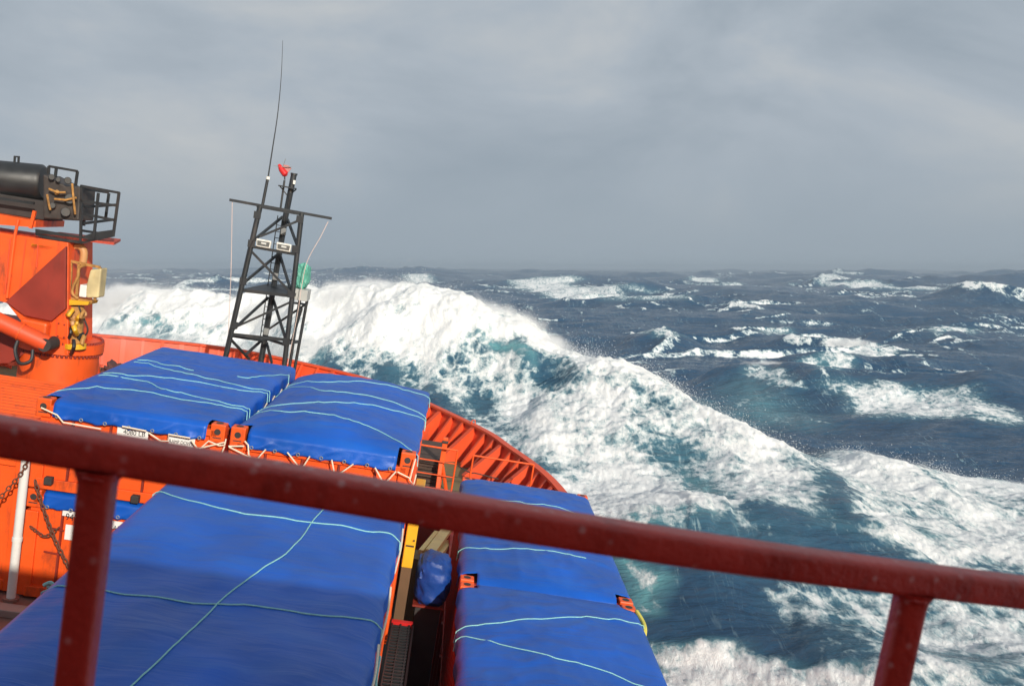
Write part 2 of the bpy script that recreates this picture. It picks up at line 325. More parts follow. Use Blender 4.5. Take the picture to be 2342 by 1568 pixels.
def sea(x, y, cell=None, foam=True):
    """height, foam density and aeration of the water at plan position x, y"""
    r = np.hypot(x, y)
    if cell is None: cell = np.full_like(r, 0.1)
    h = np.zeros_like(r)
    near = 0.20 + 0.80 * sst(90, 280, r)
    for lam, amp, dx, dy, p, sd in SWELL:
        grp = 0.75 + 0.8 * gn(x / (lam * 2.2), y / (lam * 2.2), sd)
        c = 0.5 + 0.5 * np.cos(2 * np.pi / lam * (x * dx + y * dy) + p + 1.6 * gn(x / (lam * 1.3), y / (lam * 1.3), sd + 7))
        vis = 1 - sst(0.25 * lam, 0.6 * lam, cell)
        h += amp * grp * (2 * c ** 1.7 - 0.86) * vis * (near if lam > 30 else 1)
    a = x * WX + y * WY; b = -x * WY + y * WX            # along and across the wind
    wa = a + 6 * gn(b / 30, a / 45, 301); wb_ = b + 6 * gn(a / 30, b / 45, 302)
    # steep short-crested seas and their whitecaps
    cap = np.zeros_like(r)
    for sb, sa, amp, thr, pt, sd in ((60, 44, 3.0, 0.74, 0.20, 311), (22, 15, 1.25, 0.72, 0.20, 321), (9, 6, 0.42, 0.76, 0.20, 331)):
        vis = 1 - sst(0.22 * sa, 0.55 * sa, cell)
        rn = 1 - np.abs(gn(wb_ / sb, wa / sa, sd)) * 2.0
        rn = np.clip(rn, 0, 1)
        patch = sst(pt - 0.12, pt + 0.35, gn(wb_ / (sb * 1.7), wa / (sa * 2.4), sd + 3))
        h += amp * rn ** 3 * (0.25 + 0.75 * patch) * vis * (0.35 + 0.65 * sst(45, 140, r))
        lead = np.clip(1 - np.abs(gn(wb_ / sb, (wa - 0.06 * sa) / sa, sd)) * 2.0, 0, 1)
        cap = np.maximum(cap, sst(thr, thr + 0.24, lead) * patch * vis)
    # chop and ripples
    ch = fbm(wb_ / 4.2, wa / 2.6, 4, 341); vis = 1 - sst(0.6, 2.0, cell)
    h += 0.20 * ch * vis
    h += 0.16 * (0.5 - billow(wb_ / 2.4, wa / 1.4, 3, 351)) * vis
    ph_ = np.zeros_like(r); ae = np.zeros_like(r)
    m = (r < 900)
    F1 = np.zeros_like(r)
    if m.any():
        X = x[m]; Yv = y[m]
        h1, d1, w1 = ridge(X, Yv, _R1, 15.0, 8.0, rough=0.10, seed=50)
        h2, d2, w2 = ridge(X, Yv, _R2, 8.0, 7.0, ends=(4, 8), rough=0.16, seed=80)
        h3, d3, w3 = ridge(X, Yv, _R3, 2.2, 6.0, ends=(2, 3), rough=0.2, seed=110, lean=2.2)
        hh = h1 + h2 + h3
        for (cx, cy, tx, ty, ln, hz, fw, bw) in BREAKERS:
            ux, uy = tx, ty; s_ = (X - cx) * ux + (Yv - cy) * uy; d = -(X - cx) * uy + (Yv - cy) * ux + 0.8 * gn(X / 5, Yv / 5, 401) + 0.010 * s_ ** 2
            wv = np.exp(-(s_ / ln) ** 4) * hz * (1 + 0.25 * gn(X / 4, Yv / 4, 402))
            hh += wv * np.where(d < 0, np.exp(-(np.abs(d) / fw) ** 1.6), np.exp(-(d / bw) ** 2))
        h[m] = h[m] * 1.0 + hh
    if not foam: return h
    # foam: broad fields laid out in plan, torn by noise
    st = fbm(wb_ / 1.6, wa / 11, 4, 361)                     # wind streaks
    st2 = fbm(wb_ / 5.0, wa / 60, 3, 371)
    lines = sst(0.30, 0.62, st + 0.5 * st2) * (1 - sst(0.5, 1.6, cell))
    tear = fbm(wb_ / 1.7, wa / 2.6, 4, 381, 0.65) * vis + 0.6 * fbm(wb_ / 7, wa / 5, 3, 391)
    ph_ = cap * (0.80 + 1.5 * tear) + 0.44 * lines + 0.10 * ch
    if m.any():
        X = x[m]; Yv = y[m]; A = wa[m]; B = wb_[m]
        wx = X + 1.5 * fbm(X / 5, Yv / 5, 4, 411); wy = Yv + 1.5 * fbm(X / 5, Yv / 5, 4, 421)
        torn = 0.75 * fbm(B / 3.2, A / 5.5, 5, 431, 0.6)
        f = ph_[m]; q = np.zeros_like(f)
        for poly, edge, amt, tear, air in FOAM:
            sd = sdist(wx, wy, poly)
            k = sst(-edge, edge, -sd)
            f = np.maximum(f, k * (amt + tear * torn * 1.6)) if amt > 0 else f * (1 - k * (-amt)) + k * tear * 0.9 * (torn + 0.05)
            q = np.maximum(q, k * air)
        ph_[m] = f; ae[m] = q
        bl = billow(X / 2.2, Yv / 2.6, 5, 441, 0.66); fm = sst(0.35, 0.9, f)
        h[m] += fm * (0.62 * (bl - 0.28)) * (0.30 + 0.70 * sst(0.5, 5.0, h1)) + fm * 0.18 * (billow(X / 0.8, Yv / 0.8, 4, 451, 0.65) - 0.3)
    return h, ph_, ae

def sdist(x, y, poly):             # signed distance to a plan polygon, negative inside
    P = np.array(poly, float); n = len(P); d = np.full(x.shape, 1e9); ins = np.zeros(x.shape, bool)
    for i in range(n):
        ax, ay = P[i]; bx, by = P[(i + 1) % n]; ex, ey = bx - ax, by - ay
        t = np.clip(((x - ax) * ex + (y - ay) * ey) / (ex * ex + ey * ey + 1e-9), 0, 1)
        d = np.minimum(d, np.hypot(x - ax - t * ex, y - ay - t * ey))
        c = ((ay > y) != (by > y)); 
        if ey != 0: ins ^= c & (x < ex * (y - ay) / ey + ax)
    return np.where(ins, -d, d)
FOAM = [                           # plan outline, edge softness, density, tearing, aeration
    ([(-51.7,87.0),(-46.9,85.0),(-31.7,81.0),(-27.6,79.0),(-23.7,77.0),(-19.0,75.0),(-14.6,72.0),(-12.4,70.0),(-10.5,69.0),(-7.5,67.0),(-5.7,66.0),(-2.9,64.0),(-1.1,63.0),(1.0,62.0),(2.7,60.0),(4.5,58.0),(6.3,56.0),(8.5,54.0),(10.9,51.0),(12.2,49.0),(13.2,47.5),(13.8,45.5),(12.4,39.9),(10.0,41.9),(7.9,45.2),(5.9,47.1),(3.5,49.1),(2.1,52.4),(0.2,54.3),(-1.7,54.3),(-4.1,53.7),(-6.6,54.5),(-9.2,55.6),(-12.0,57.4),(-17.4,64.1),(-22.0,65.9),(-31.5,71.3),(-46.5,76.1)], 2.0, 1.38, 0.55, 0.3),
    ([(-3.1,53.8),(-1.0,53.7),(0.7,51.8),(3.5,49.6),(5.9,47.7),(10.1,42.6),(15.4,49.7),(12.4,40.6),(11.4,38.0),(10.4,33.5),(8.9,33.5),(7.7,35.6),(6.9,32.6),(4.6,31.1),(2.7,31.8),(2.1,38.4),(0.8,42.2),(-0.2,46.1),(-1.4,50.2),(-2.6,52.1)], 1.6, 1.04, 0.7, 0.22),
    ([(-11.0,57.3),(-6.7,55.8),(-2.9,53.8),(-2.6,52.1),(-1.4,50.2),(-0.2,46.1),(1.1,41.0),(-0.0,41.9),(-3.9,50.6),(-8.1,53.3),(-11.8,56.3)], 1.5, 0.58, 1.1, 0.16),
    ([(-32.9,72.5),(-12.0,59.9),(-10.3,56.4),(-11.6,55.2),(-18.8,62.9),(-30.9,68.0)], 2.0, 0.8, 0.6, 0.5),
    ([(1.8,39.6),(4.0,38.2),(7.4,34.8),(6.9,32.0),(4.8,30.5),(2.4,30.8)], 1.6, 1.12, 0.5, 0.6),
    ([(11.8,42.4),(15.6,49.0),(11.5,34.1),(11.2,30.9),(9.8,31.8),(10.0,37.0)], 1.2, 0.44, 1.0, 0.2),
    ([(6.9,39.4),(8.8,37.0),(9.2,32.3),(8.9,30.3),(6.3,29.8),(5.8,31.4)], 2.5, 0.26, 0.6, 0.16),
    ([(15.0,49.5),(16.3,49.0),(18.0,48.0),(19.8,47.5),(21.6,47.0),(23.2,46.5),(26.9,45.5),(17.9,29.7),(16.4,30.9),(13.4,30.2),(12.4,30.6),(11.4,31.4),(12.5,35.9),(13.9,42.4)], 1.2, 1.06, 0.6, 0.28),
    ([(8.5,28.7),(12.2,29.6),(16.5,31.1),(19.4,29.9),(14.0,21.3),(8.3,20.8),(8.3,23.0),(8.2,25.2),(8.0,27.4)], 1.5, 0.82, 0.9, 0.18),
    ([(3.1,25.1),(4.7,24.9),(5.7,24.4),(6.5,23.2),(7.0,22.6),(8.5,21.9),(9.3,20.7),(2.6,20.9)], 0.7, 1.1, 0.45, 0.5),
    ([(3.1,30.0),(3.8,29.2),(4.1,28.6),(3.5,28.1),(3.5,27.2),(3.1,27.3)], 0.8, 0.75, 0.4, 0.95),
    ([(26.4,82.7),(30.3,81.8),(33.5,80.8),(36.9,78.8),(37.2,74.3),(33.4,63.6),(31.0,64.0),(28.9,67.2),(25.3,66.6),(27.3,79.4)], 2.0, 0.95, 0.65, 0.3),
    ([(20.5,88.6),(22.5,90.0),(23.6,85.4),(24.7,82.5),(22.1,83.8)], 1.2, 0.75, 0.6, 0.3),
    ([(29.0,98.0),(31.2,98.8),(44.9,129.5),(50.0,135.6),(51.1,129.0),(34.1,98.2),(28.2,84.3),(26.7,84.4)], 1.2, 0.8, 0.6, 0.3),
    ([(6.8,49.0),(20.5,86.6),(22.2,80.2),(20.1,65.9),(16.8,68.3),(15.2,79.2)], 4, 0.26, 0.5, 0.4),
    ([(18.6,144.8),(24.7,164.2),(24.2,139.7),(20.8,138.0)], 1.5, 0.75, 0.6, 0.3),
    ([(39.3,156.5),(49.0,183.9),(45.9,160.3),(39.8,151.9)], 1.5, 0.7, 0.6, 0.3),
    ([(68.4,171.2),(79.7,185.0),(88.0,185.0),(64.2,147.4)], 1.5, 0.75, 0.6, 0.3),
    ([(-1.4,481.8),(17.2,493.5),(34.1,484.7),(27.0,473.3),(45.7,414.9),(41.8,242.2),(24.9,245.1),(12.3,402.7)], 6, 0.95, 0.5, 0.3),
    ([(147.4,520.8),(160.3,496.5),(183.3,499.4),(195.4,445.8),(163.7,445.8)], 6, 1.0, 0.5, 0.3),
    ([(154.5,897.6),(154.8,745.7),(111.7,505.5),(97.1,511.5)], 6, 0.85, 0.5, 0.3),
    ([(41.2,425.0),(49.7,417.4),(63.8,412.4),(49.4,414.9)], 4, 0.9, 0.5, 0.3),
    ([(-74.6,669.6),(-57.1,673.6),(-15.6,493.5),(-42.5,559.6)], 6, 0.9, 0.5, 0.3),
    ([(1.2,41.0),(4.0,39.5),(7.6,36.6),(8.6,34.0),(7.0,32.2),(4.5,31.2),(2.6,31.0),(1.0,34.0)], 1.3, 1.3, 0.5, 0.4),
    ([(-1.5,55.0),(-0.0,54.0),(0.7,52.4),(-0.0,52.5),(-1.2,54.0)], 1.0, -0.5, 0.4, 1.0),
    ([(4.4,42.9),(7.6,43.6),(9.1,41.4),(8.5,40.4),(5.6,40.5)], 1.6, -0.34, 0.5, 0.2),
    ([(6.8,41.2),(8.3,39.4),(8.6,36.0),(7.1,33.5),(6.9,38.2)], 1.2, -0.75, 0.3, 0.5),
    ([(11.6,24.6),(12.4,24.2),(11.6,22.1),(10.7,22.0)], 1.2, -0.6, 0.3, 0.3),
    ([(-22.3,67.8),(-19.5,67.2),(-19.6,66.6),(-22.5,67.4)], 0.8, -0.5, 0.3, 0.95),
    ([(-26.3,68.8),(-23.4,68.3),(-23.5,67.6),(-25.8,68.2)], 0.8, -0.4, 0.4, 0.8),
    ([(15.0,36.6),(16.1,36.0),(15.6,32.6),(14.0,32.7)], 1.0, -0.3, 0.5, 0.5),
]
def build_sea():
    rr = [15.0]
    while rr[-1] < 12000:
        r = rr[-1]
        dr = 0.15 if r < 130 else min(r * r / 11 * 0.00011, r * (0.0075 if r < 1500 else 0.03))
        rr.append(r + max(dr, 0.15))
    rr = np.array(rr); th = np.radians(np.linspace(-47, 47, 1240))
    n, m = len(rr), len(th)
    RR, TH = np.meshgrid(rr, th, indexing='ij')
    x = (RR * np.sin(TH)).ravel(); y = (RR * np.cos(TH)).ravel()
    cell = np.repeat(np.maximum(np.gradient(rr) * 0.8, rr * 0.00132), m)
    h, f, a = sea(x, y, cell)
    co = np.empty((n * m, 3), np.float32); co[:, 0] = x; co[:, 1] = y; co[:, 2] = h
    i = np.arange(n * m).reshape(n, m)
    q = np.stack([i[:-1, :-1], i[:-1, 1:], i[1:, 1:], i[1:, :-1]], -1).reshape(-1, 4).astype(np.int32)
    q = q[:, ::-1]
    me = bpy.data.meshes.new("sea")
    me.vertices.add(n * m); me.vertices.foreach_set("co", co.ravel())
    me.loops.add(q.size); me.loops.foreach_set("vertex_index", np.ascontiguousarray(q).ravel())
    me.polygons.add(len(q)); me.polygons.foreach_set("loop_start", np.arange(0, q.size, 4, dtype=np.int32))
    me.polygons.foreach_set("loop_total", np.full(len(q), 4, np.int32))
    me.polygons.foreach_set("use_smooth", np.ones(len(q), bool))
    me.update(calc_edges=True)
    for nm, d in (("foam", f), ("air", a)):
        at_ = me.attributes.new(nm, 'FLOAT', 'POINT'); at_.data.foreach_set("value", d.astype(np.float32))
    me.materials.append(sea_mat())
    o = bpy.data.objects.new("sea", me); COL.objects.link(o); o["kind"] = "structure"
    return o

def sea_mat():
    m = bpy.data.materials.new("sea_water_and_foam"); m.use_nodes = True
    nt = m.node_tree; N = nt.nodes; L = nt.links
    for n in list(N): N.remove(n)
    out = N.new("ShaderNodeOutputMaterial")
    def attr(nm):
        a = N.new("ShaderNodeAttribute"); a.attribute_name = nm; return a.outputs["Fac"]
    def math_(op, a, b=None, c=None):
        k = N.new("ShaderNodeMath"); k.operation = op
        for i, v in enumerate((a, b, c)):
            if v is None: continue
            if isinstance(v, (int, float)): k.inputs[i].default_value = v
            else: L.new(v, k.inputs[i])
        return k.outputs[0]
    def noise(sc, det, rough=0.6, stretch=(1, 1, 1), dist=0.0, rot=0.0):
        mp = N.new("ShaderNodeMapping"); mp.inputs["Rotation"].default_value = (0, 0, rot); mp.inputs["Scale"].default_value = stretch
        L.new(geo.outputs["Object"], mp.inputs[0])
        k = N.new("ShaderNodeTexNoise"); k.inputs["Scale"].default_value = sc; k.inputs["Detail"].default_value = det; k.inputs["Roughness"].default_value = rough; k.inputs["Distortion"].default_value = dist
        L.new(mp.outputs[0], k.inputs[0]); return k.outputs[0]
    def srange(v, a, b, c=0.0, d=1.0):
        k = N.new("ShaderNodeMapRange"); k.interpolation_type = 'SMOOTHSTEP'
        for i, q in enumerate((a, b, c, d)): k.inputs[1 + i].default_value = q
        L.new(v, k.inputs[0]); return k.outputs[0]
    geo = N.new("ShaderNodeTexCoord")
    f = attr("foam"); air = attr("air")
    rot = -0.17
    nf = noise(0.62, 11, 0.70, (1.0, 0.42, 0.8), 0.9, rot); nfb = noise(3.2, 6, 0.7, (1.0, 0.5, 1.0), 0.5, rot)
    th = noise(1.0, 4, 0.6, (1.15, 0.075, 0.3), 0.7, rot); thp = noise(0.16, 4, 0.6, (1.0, 0.5, 1.0), 0.3, rot)
    thread = math_('MULTIPLY', srange(math_('ABSOLUTE', math_('SUBTRACT', th, 0.5)), 0.018, 0.0), math_('MULTIPLY', srange(thp, 0.42, 0.66), srange(nfb, 0.42, 0.62)))
    vo = N.new("ShaderNodeTexVoronoi"); vo.feature = 'DISTANCE_TO_EDGE'; vo.inputs["Scale"].default_value = 0.9
    wv = N.new("ShaderNodeTexNoise"); wv.inputs["Scale"].default_value = 0.9; wv.inputs["Detail"].default_value = 5
    L.new(geo.outputs["Object"], wv.inputs[0])
    sc = N.new("ShaderNodeVectorMath"); sc.operation = 'MULTIPLY_ADD'; sc.inputs[1].default_value = (1.6, 1.6, 1.6); L.new(wv.outputs["Color"], sc.inputs[0]); L.new(geo.outputs["Object"], sc.inputs[2])
    L.new(sc.outputs[0], vo.inputs[0])
    lace = srange(vo.outputs[0], 0.0, 0.24, 0.27, -0.08)
    k0 = math_('MULTIPLY_ADD', math_('SUBTRACT', nf, 0.5), 2.3, f); k1 = math_('MULTIPLY_ADD', math_('SUBTRACT', nfb, 0.5), 1.5, k0)
    k2 = math_('ADD', k1, math_('MULTIPLY', lace, srange(f, 0.12, 0.5)))
    mask = srange(k2, 0.34, 0.86)
    mask = math_('MULTIPLY', mask, srange(f, 0.04, 0.22))
    mask = math_('MAXIMUM', mask, math_('MULTIPLY', thread, 0.85))
    nfc = noise(7.5, 5, 0.75, (1.0, 0.4, 1.0), 0.6, rot)
    k3 = math_('MULTIPLY_ADD', math_('SUBTRACT', nfc, 0.5), 1.3, k2)
    # water
    wb = N.new("ShaderNodeBsdfPrincipled")
    cm = N.new("ShaderNodeMix"); cm.data_type = 'RGBA'; L.new(air, cm.inputs[0])
    cm.inputs[6].default_value = (0.015, 0.062, 0.130, 1); cm.inputs[7].default_value = (0.17, 0.46, 0.49, 1)
    L.new(cm.outputs[2], wb.inputs["Base Color"]); wb.inputs["Roughness"].default_value = 0.09; wb.inputs["IOR"].default_value = 1.333
    n1 = noise(1.9, 8, 0.66, (0.55, 1.5, 1.0), 0.4, rot); n2 = noise(0.35, 4, 0.6, (0.6, 1.4, 1), 0.3, rot)
    b1 = N.new("ShaderNodeBump"); b1.inputs["Strength"].default_value = 0.9; b1.inputs["Distance"].default_value = 0.24; L.new(n1, b1.inputs["Height"])
    b2 = N.new("ShaderNodeBump"); b2.inputs["Strength"].default_value = 1.0; b2.inputs["Distance"].default_value = 0.6; L.new(n2, b2.inputs["Height"]); L.new(b1.outputs[0], b2.inputs["Normal"])
    L.new(b2.outputs[0], wb.inputs["Normal"])
    # foam
    fb = N.new("ShaderNodeBsdfPrincipled"); fb.inputs["Roughness"].default_value = 0.9; fb.inputs["Specular IOR Level"].default_value = 0.1
    fc = N.new("ShaderNodeMix"); fc.data_type = 'RGBA'; fc.inputs[6].default_value = (0.27, 0.40, 0.44, 1); fc.inputs[7].default_value = (0.90, 0.91, 0.90, 1)
    L.new(srange(k3, 0.42, 1.36), fc.inputs[0]); L.new(fc.outputs[2], fb.inputs["Base Color"])
    n3 = noise(2.6, 9, 0.74, (1, 0.7, 1), 0.5, rot)
    b3 = N.new("ShaderNodeBump"); b3.inputs["Strength"].default_value = 0.8; b3.inputs["Distance"].default_value = 0.12; L.new(n3, b3.inputs["Height"])
    b4 = N.new("ShaderNodeBump"); b4.inputs["Strength"].default_value = 0.7; b4.inputs["Distance"].default_value = 0.05; L.new(nfc, b4.inputs["Height"]); L.new(b3.outputs[0], b4.inputs["Normal"]); L.new(b4.outputs[0], fb.inputs["Normal"])
    mx = N.new("ShaderNodeMixShader"); L.new(mask, mx.inputs[0]); L.new(wb.outputs[0], mx.inputs[1]); L.new(fb.outputs[0], mx.inputs[2])
    L.new(mx.outputs[0], out.inputs[0])
    return m

build_sea()

# ------------------------------------------------------------------ the ship: hull, fo'c'sle deck, bulwark
CX = -7.25
HALF = [(0, 34.0), (2.4, 33.4), (4.6, 32.35), (6.0, 30.9), (7.02, 29.5), (8.65, 26.9), (9.26, 25.35), (9.89, 23.6), (10.29, 21.9), (10.55, 19.5), (10.65, 16), (10.7, 8), (10.7, -14)]
def spline(P, n=8):
    P = [Vector(p) for p in P]; out = []
    for i in range(len(P) - 1):
        a = P[max(i - 1, 0)]; b = P[i]; c = P[i + 1]; d = P[min(i + 2, len(P) - 1)]
        for k in range(n):
            t = k / n
            out.append(0.5 * ((2 * b) + (c - a) * t + (2 * a - 5 * b + 4 * c - d) * t * t + (3 * b - a - 3 * c + d) * t ** 3))
    out.append(P[-1]); return out
half = spline([(-2.4, 33.4)] + HALF, 6)[6:]
OUT = [Vector((CX - p.x, p.y)) for p in half[::-1]] + [Vector((CX + p.x, p.y)) for p in half[1:]]
def inset(P, d):
    r = []
    for i, p in enumerate(P):
        t = (P[min(i + 1, len(P) - 1)] - P[max(i - 1, 0)]).normalized(); r.append(p + Vector((t.y, -t.x)) * d)
    return r
ZT, ZD, ZM, YB = -5.70, -6.72, -9.0, 22.5
hull = thing("ship_hull", "orange icebreaker bow with raised bulwark curving round the blunt stem", "ship", (CX, 20, ZD))
def band(rows, m, name, parent, thick=None, closed=True, smooth=True):
    b = MB(); n = len(rows[0][0])
    for P, z in rows: b.v += [(p.x, p.y, z) for p in P]
    for k in range(len(rows) - 1):
        for i in range(n - 1): b.f.append((k * n + i, k * n + i + 1, (k + 1) * n + i + 1, (k + 1) * n + i))
    return b.build(name, m, parent, smooth=smooth)
band([(inset(OUT, 5.0), -22), (inset(OUT, 2.2), -14), (inset(OUT, 0.55), -8.5), (inset(OUT, 0.2), -6.6), (OUT, -5.72)], DECKO, "plating", hull)
i0 = inset(OUT, 0.03); i1 = inset(OUT, 0.22)
sel = [i for i, p in enumerate(OUT) if p.y > 10]
band([([i1[i] for i in sel], ZD), ([i0[i] for i in sel], ZT)], DECKO, "bulwark", hull)
cap = MB(); a = inset(OUT, -0.07); c = inset(OUT, 0.13); n = len(sel)
for P, z in ((a, ZT - 0.03), (a, ZT + 0.03), (c, ZT + 0.03), (c, ZT - 0.03)): cap.v += [(P[i].x, P[i].y, z) for i in sel]
for k in range(4):
    for i in range(n - 1): cap.f.append((k * n + i, k * n + i + 1, ((k + 1) % 4) * n + i + 1, ((k + 1) % 4) * n + i))
cap.build("cap_rail", DECKO, hull)
d = MB(); P = [p for p in i1 if p.y > YB]
d.add([(p.x, p.y, ZD) for p in P], [tuple(range(len(P)))[::-1]]); d.build("foredeck", DECKG, hull)
d = MB(); P = [p for p in inset(OUT, 0.25)]; d.add([(p.x, p.y if p.y < YB else YB, ZM) for p in P if p.y < YB + 1], [tuple(range(len([p for p in P if p.y < YB + 1])))[::-1]])
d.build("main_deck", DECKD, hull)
MB().box(i1[0].x, i1[-1].x - 0.4, YB, YB + 0.04, ZM, ZD - 0.01).build("deck_bulkhead", OXIDE, hull)
MB().box(CX - 9.6, CX + 9.5, YB - 0.06, YB + 0.12, ZD, ZD + 0.10).build("deck_edge_beam", ORANGE, hull)
# triangular bulwark brackets, each standing on the deck against the plating
L_ = [0.0]
for i in range(1, len(OUT)): L_.append(L_[-1] + (OUT[i] - OUT[i - 1]).length)
def along(s, P):
    for i in range(1, len(L_)):
        if L_[i] >= s:
            t = (s - L_[i - 1]) / (L_[i] - L_[i - 1]); return P[i - 1].lerp(P[i], t)
    return P[-1]
tot = L_[-1]; s = 0.4; k = 0
while s < tot:
    p0 = along(s, i0); p1 = along(s, i1)
    if p0.y > 16.5:
        big = (k % 3 == 0); stbd = p0.x > CX + 1.5
        w = (0.85 if big else 0.48) if stbd else (0.42 if k % 4 == 0 else 0.10)
        inn = along(s, inset(OUT, 0.22 + w)); t = (along(s + 0.05, OUT) - along(s - 0.05, OUT)).normalized()
        e = Vector((t.x, t.y, 0)) * 0.014
        b = MB(); q0 = Vector((p0.x, p0.y, ZT - 0.04)); q1 = Vector((p1.x, p1.y, ZD + 0.004)); q2 = Vector((inn.x, inn.y, ZD + 0.004))
        qa = q0.lerp(Vector((inn.x, inn.y, ZT)), 0.12); qm = Vector((inn.x, inn.y, ZD + 0.10))
        b.prism([q0 - e, q1 - e, q2 - e, qm - e, qa - e], e * 2)
        # face flange along the sloping edge
        b.bar(qa, qm, 0.16 if big else 0.09, 0.012, up=(inn.x - p1.x, inn.y - p1.y, 0.6))
        b.build("bulwark_bracket", DECKO, hull)
        k += 1
    s += 0.62
for ss in (0.58, 0.605, 0.68):
    p2 = along(tot * ss, OUT); p = Vector((p2.x - 0.03, p2.y - 0.03, ZT + 0.03)); b = MB(); b.tube([p + Vector((-0.05, 0, 0)), p + Vector((-0.04, 0, 0.1)), p + Vector((0.04, 0, 0.12)), p + Vector((0.06, 0, 0.0))], 0.018, 6); b.build("rope_eye", ORANGE, hull)

# ------------------------------------------------------------------ tarpaulins, ropes, containers
class Cover: pass
def tarpaulin(label, x0, x1, y0, y1, z, bulge, df=0.4, ds=0.14, db=0.12, seed=0, nf=True, nb=True, fold=0.02, ties=6, m=TARP, sag=0.0, crease=None, group="blue tarpaulins over the cargo"):
    c = Cover(); c.x0, c.x1, c.y0, c.y1 = x0, x1, y0, y1; Wd, Ln = x1 - x0, y1 - y0
    def ztop(a, b):
        u = 2 * a / Wd - 1; v = 2 * b / Ln - 1
        s = bulge * np.clip(1 - np.abs(u) ** 2.2, 0, 1) * np.clip(1 - np.abs(v) ** 5, 0, 1)
        s = s - sag * np.clip(-u, 0, 1) ** 5 * np.clip((v + 1) * 1.2, 0, 1)
        edge = np.minimum(np.minimum(a, Wd - a), np.minimum(b, Ln - b))
        s = s + fold * fbm(a * 1.1 + seed * 7, b * 0.55, 3, 500 + seed) * np.clip(edge / 0.2, 0, 1)
        s = s + (0.020 if crease is None else crease) * (np.clip(1 - 2.2 * np.abs(gn(a * 0.9 + b * 0.6 + seed, b * 1.3 - a * 0.7, 540 + seed)), 0, 1) ** 2.5 + 0.8 * np.clip(1 - 2.6 * np.abs(gn(a * 1.9 - b * 0.9 + seed, b * 1.7 + a * 1.2, 550 + seed)), 0, 1) ** 3) * np.clip(edge / 0.3, 0, 1)
        return z + s - 0.035 * np.clip(1 - edge / 0.09, 0, 1) ** 2
    c.z = lambda x, y: float(ztop(np.clip(x - x0, 0, Wd), np.clip(y - y0, 0, Ln)))
    A = np.concatenate([-np.linspace(ds, 0, 6)[:-1], np.linspace(0, Wd, int(Wd / 0.045)), Wd + np.linspace(0, ds, 6)[1:]])
    B = np.concatenate([-np.linspace(df, 0, 10)[:-1], np.linspace(0, Ln, int(Ln / 0.055)), Ln + np.linspace(0, db, 6)[1:]])
    a, b = np.meshgrid(A, B, indexing='ij'); ca = np.clip(a, 0, Wd); cb = np.clip(b, 0, Ln); oa = a - ca; ob = b - cb
    tie = np.abs(np.sin(math.pi * ties * ca / Wd)); tieb = np.abs(np.sin(math.pi * 9 * cb / Ln))
    dz = np.abs(oa) * (0.86 + 0.14 * tieb) + np.abs(ob) * (0.88 + 0.14 * (1 - tie ** 0.5) + 0.10 * gn(ca * 1.2, cb + 3, 560 + seed))
    f = np.clip(-ob / max(df, 1e-3), 0, 1)
    rip = 0.028 * np.sin(2 * math.pi * ties * ca / Wd + 2.2 * f + 3 * gn(ca * 1.5, f, 570 + seed)) + 0.03 * (np.abs(gn(ca * 5 + f * 1.6, f * 0.8, 571 + seed)))
    X = x0 + ca + np.sign(oa) * (0.012 + 0.05 * np.abs(oa)) + np.where(oa != 0, 0.012 * np.sin(cb * 9) * np.sign(oa), 0)
    Y = y0 + cb + np.sign(ob) * (0.012 + 0.04 * np.abs(ob)) - f * np.abs(rip) * 1.0
    Z = ztop(ca, cb) - dz
    b_ = MB(); na, nb_ = a.shape; ix = -np.ones(a.shape, int); k = 0
    b_.v = [tuple(t) for t in np.stack([X, Y, Z], -1).reshape(-1, 3).tolist()]; ix = np.arange(na * nb_).reshape(na, nb_)
    N_ = 0.21
    am = 0.5 * (a[:-1, :-1] + a[1:, 1:]); bm = 0.5 * (b[:-1, :-1] + b[1:, 1:])
    bad = ((am < 0) | (am > Wd)) & ((bm < 0) | (bm > Ln))
    cx = (am < N_) | (am > Wd - N_)
    if nf: bad |= cx & (bm < N_)
    if nb: bad |= cx & (bm > Ln - N_)
    for i, j in zip(*np.where(~bad)): b_.f.append((int(ix[i, j]), int(ix[i + 1, j]), int(ix[i + 1, j + 1]), int(ix[i, j + 1])))
    o = b_.build("tarpaulin", m, None, ((x0 + x1) / 2, (y0 + y1) / 2, z), smooth=False); o.data.shade_smooth()
    so_ = o.modifiers.new("cloth", 'SOLIDIFY'); so_.thickness = 0.006; so_.offset = -1
    tag(o, label, "tarpaulin", group); c.o = o
    if df > 0.15:
        for i in range(ties + 1):
            a0 = 0.30 + (Wd - 0.60) * i / ties; yy = y0 - 0.055 - 0.02 * abs(math.sin(i * 3.1)); zz = float(ztop(np.array(a0), np.array(0.0))) - df * 0.80
            MB().tube([(x0 + a0 + 0.020 * math.cos(q), yy, zz + 0.020 * math.sin(q)) for q in [2 * math.pi * k / 12 for k in range(13)]], 0.006, 6, caps=False).build("eyelet", GREY, o, smooth=True)
    return c
def on_tarp(u, v, c, lift=0.012):
    z = c.o["_b"][2]
    for _ in range(8):
        p = atz(u, v, z); z = 0.5 * z + 0.5 * c.z(p.x, p.y)
    p = atz(u, v, z); p.z = c.z(p.x, p.y) + lift; return p
def rope(pts, label, group, r=0.008, m=ROPE, name="rope", cat="rope", smooth=True):
    P = spline(pts, 5) if smooth and len(pts) > 2 else [Vector(p) for p in pts]
    o = MB().tube(P, r, 7).build(name, m, None, P[0], smooth=True); return tag(o, label, cat, group)
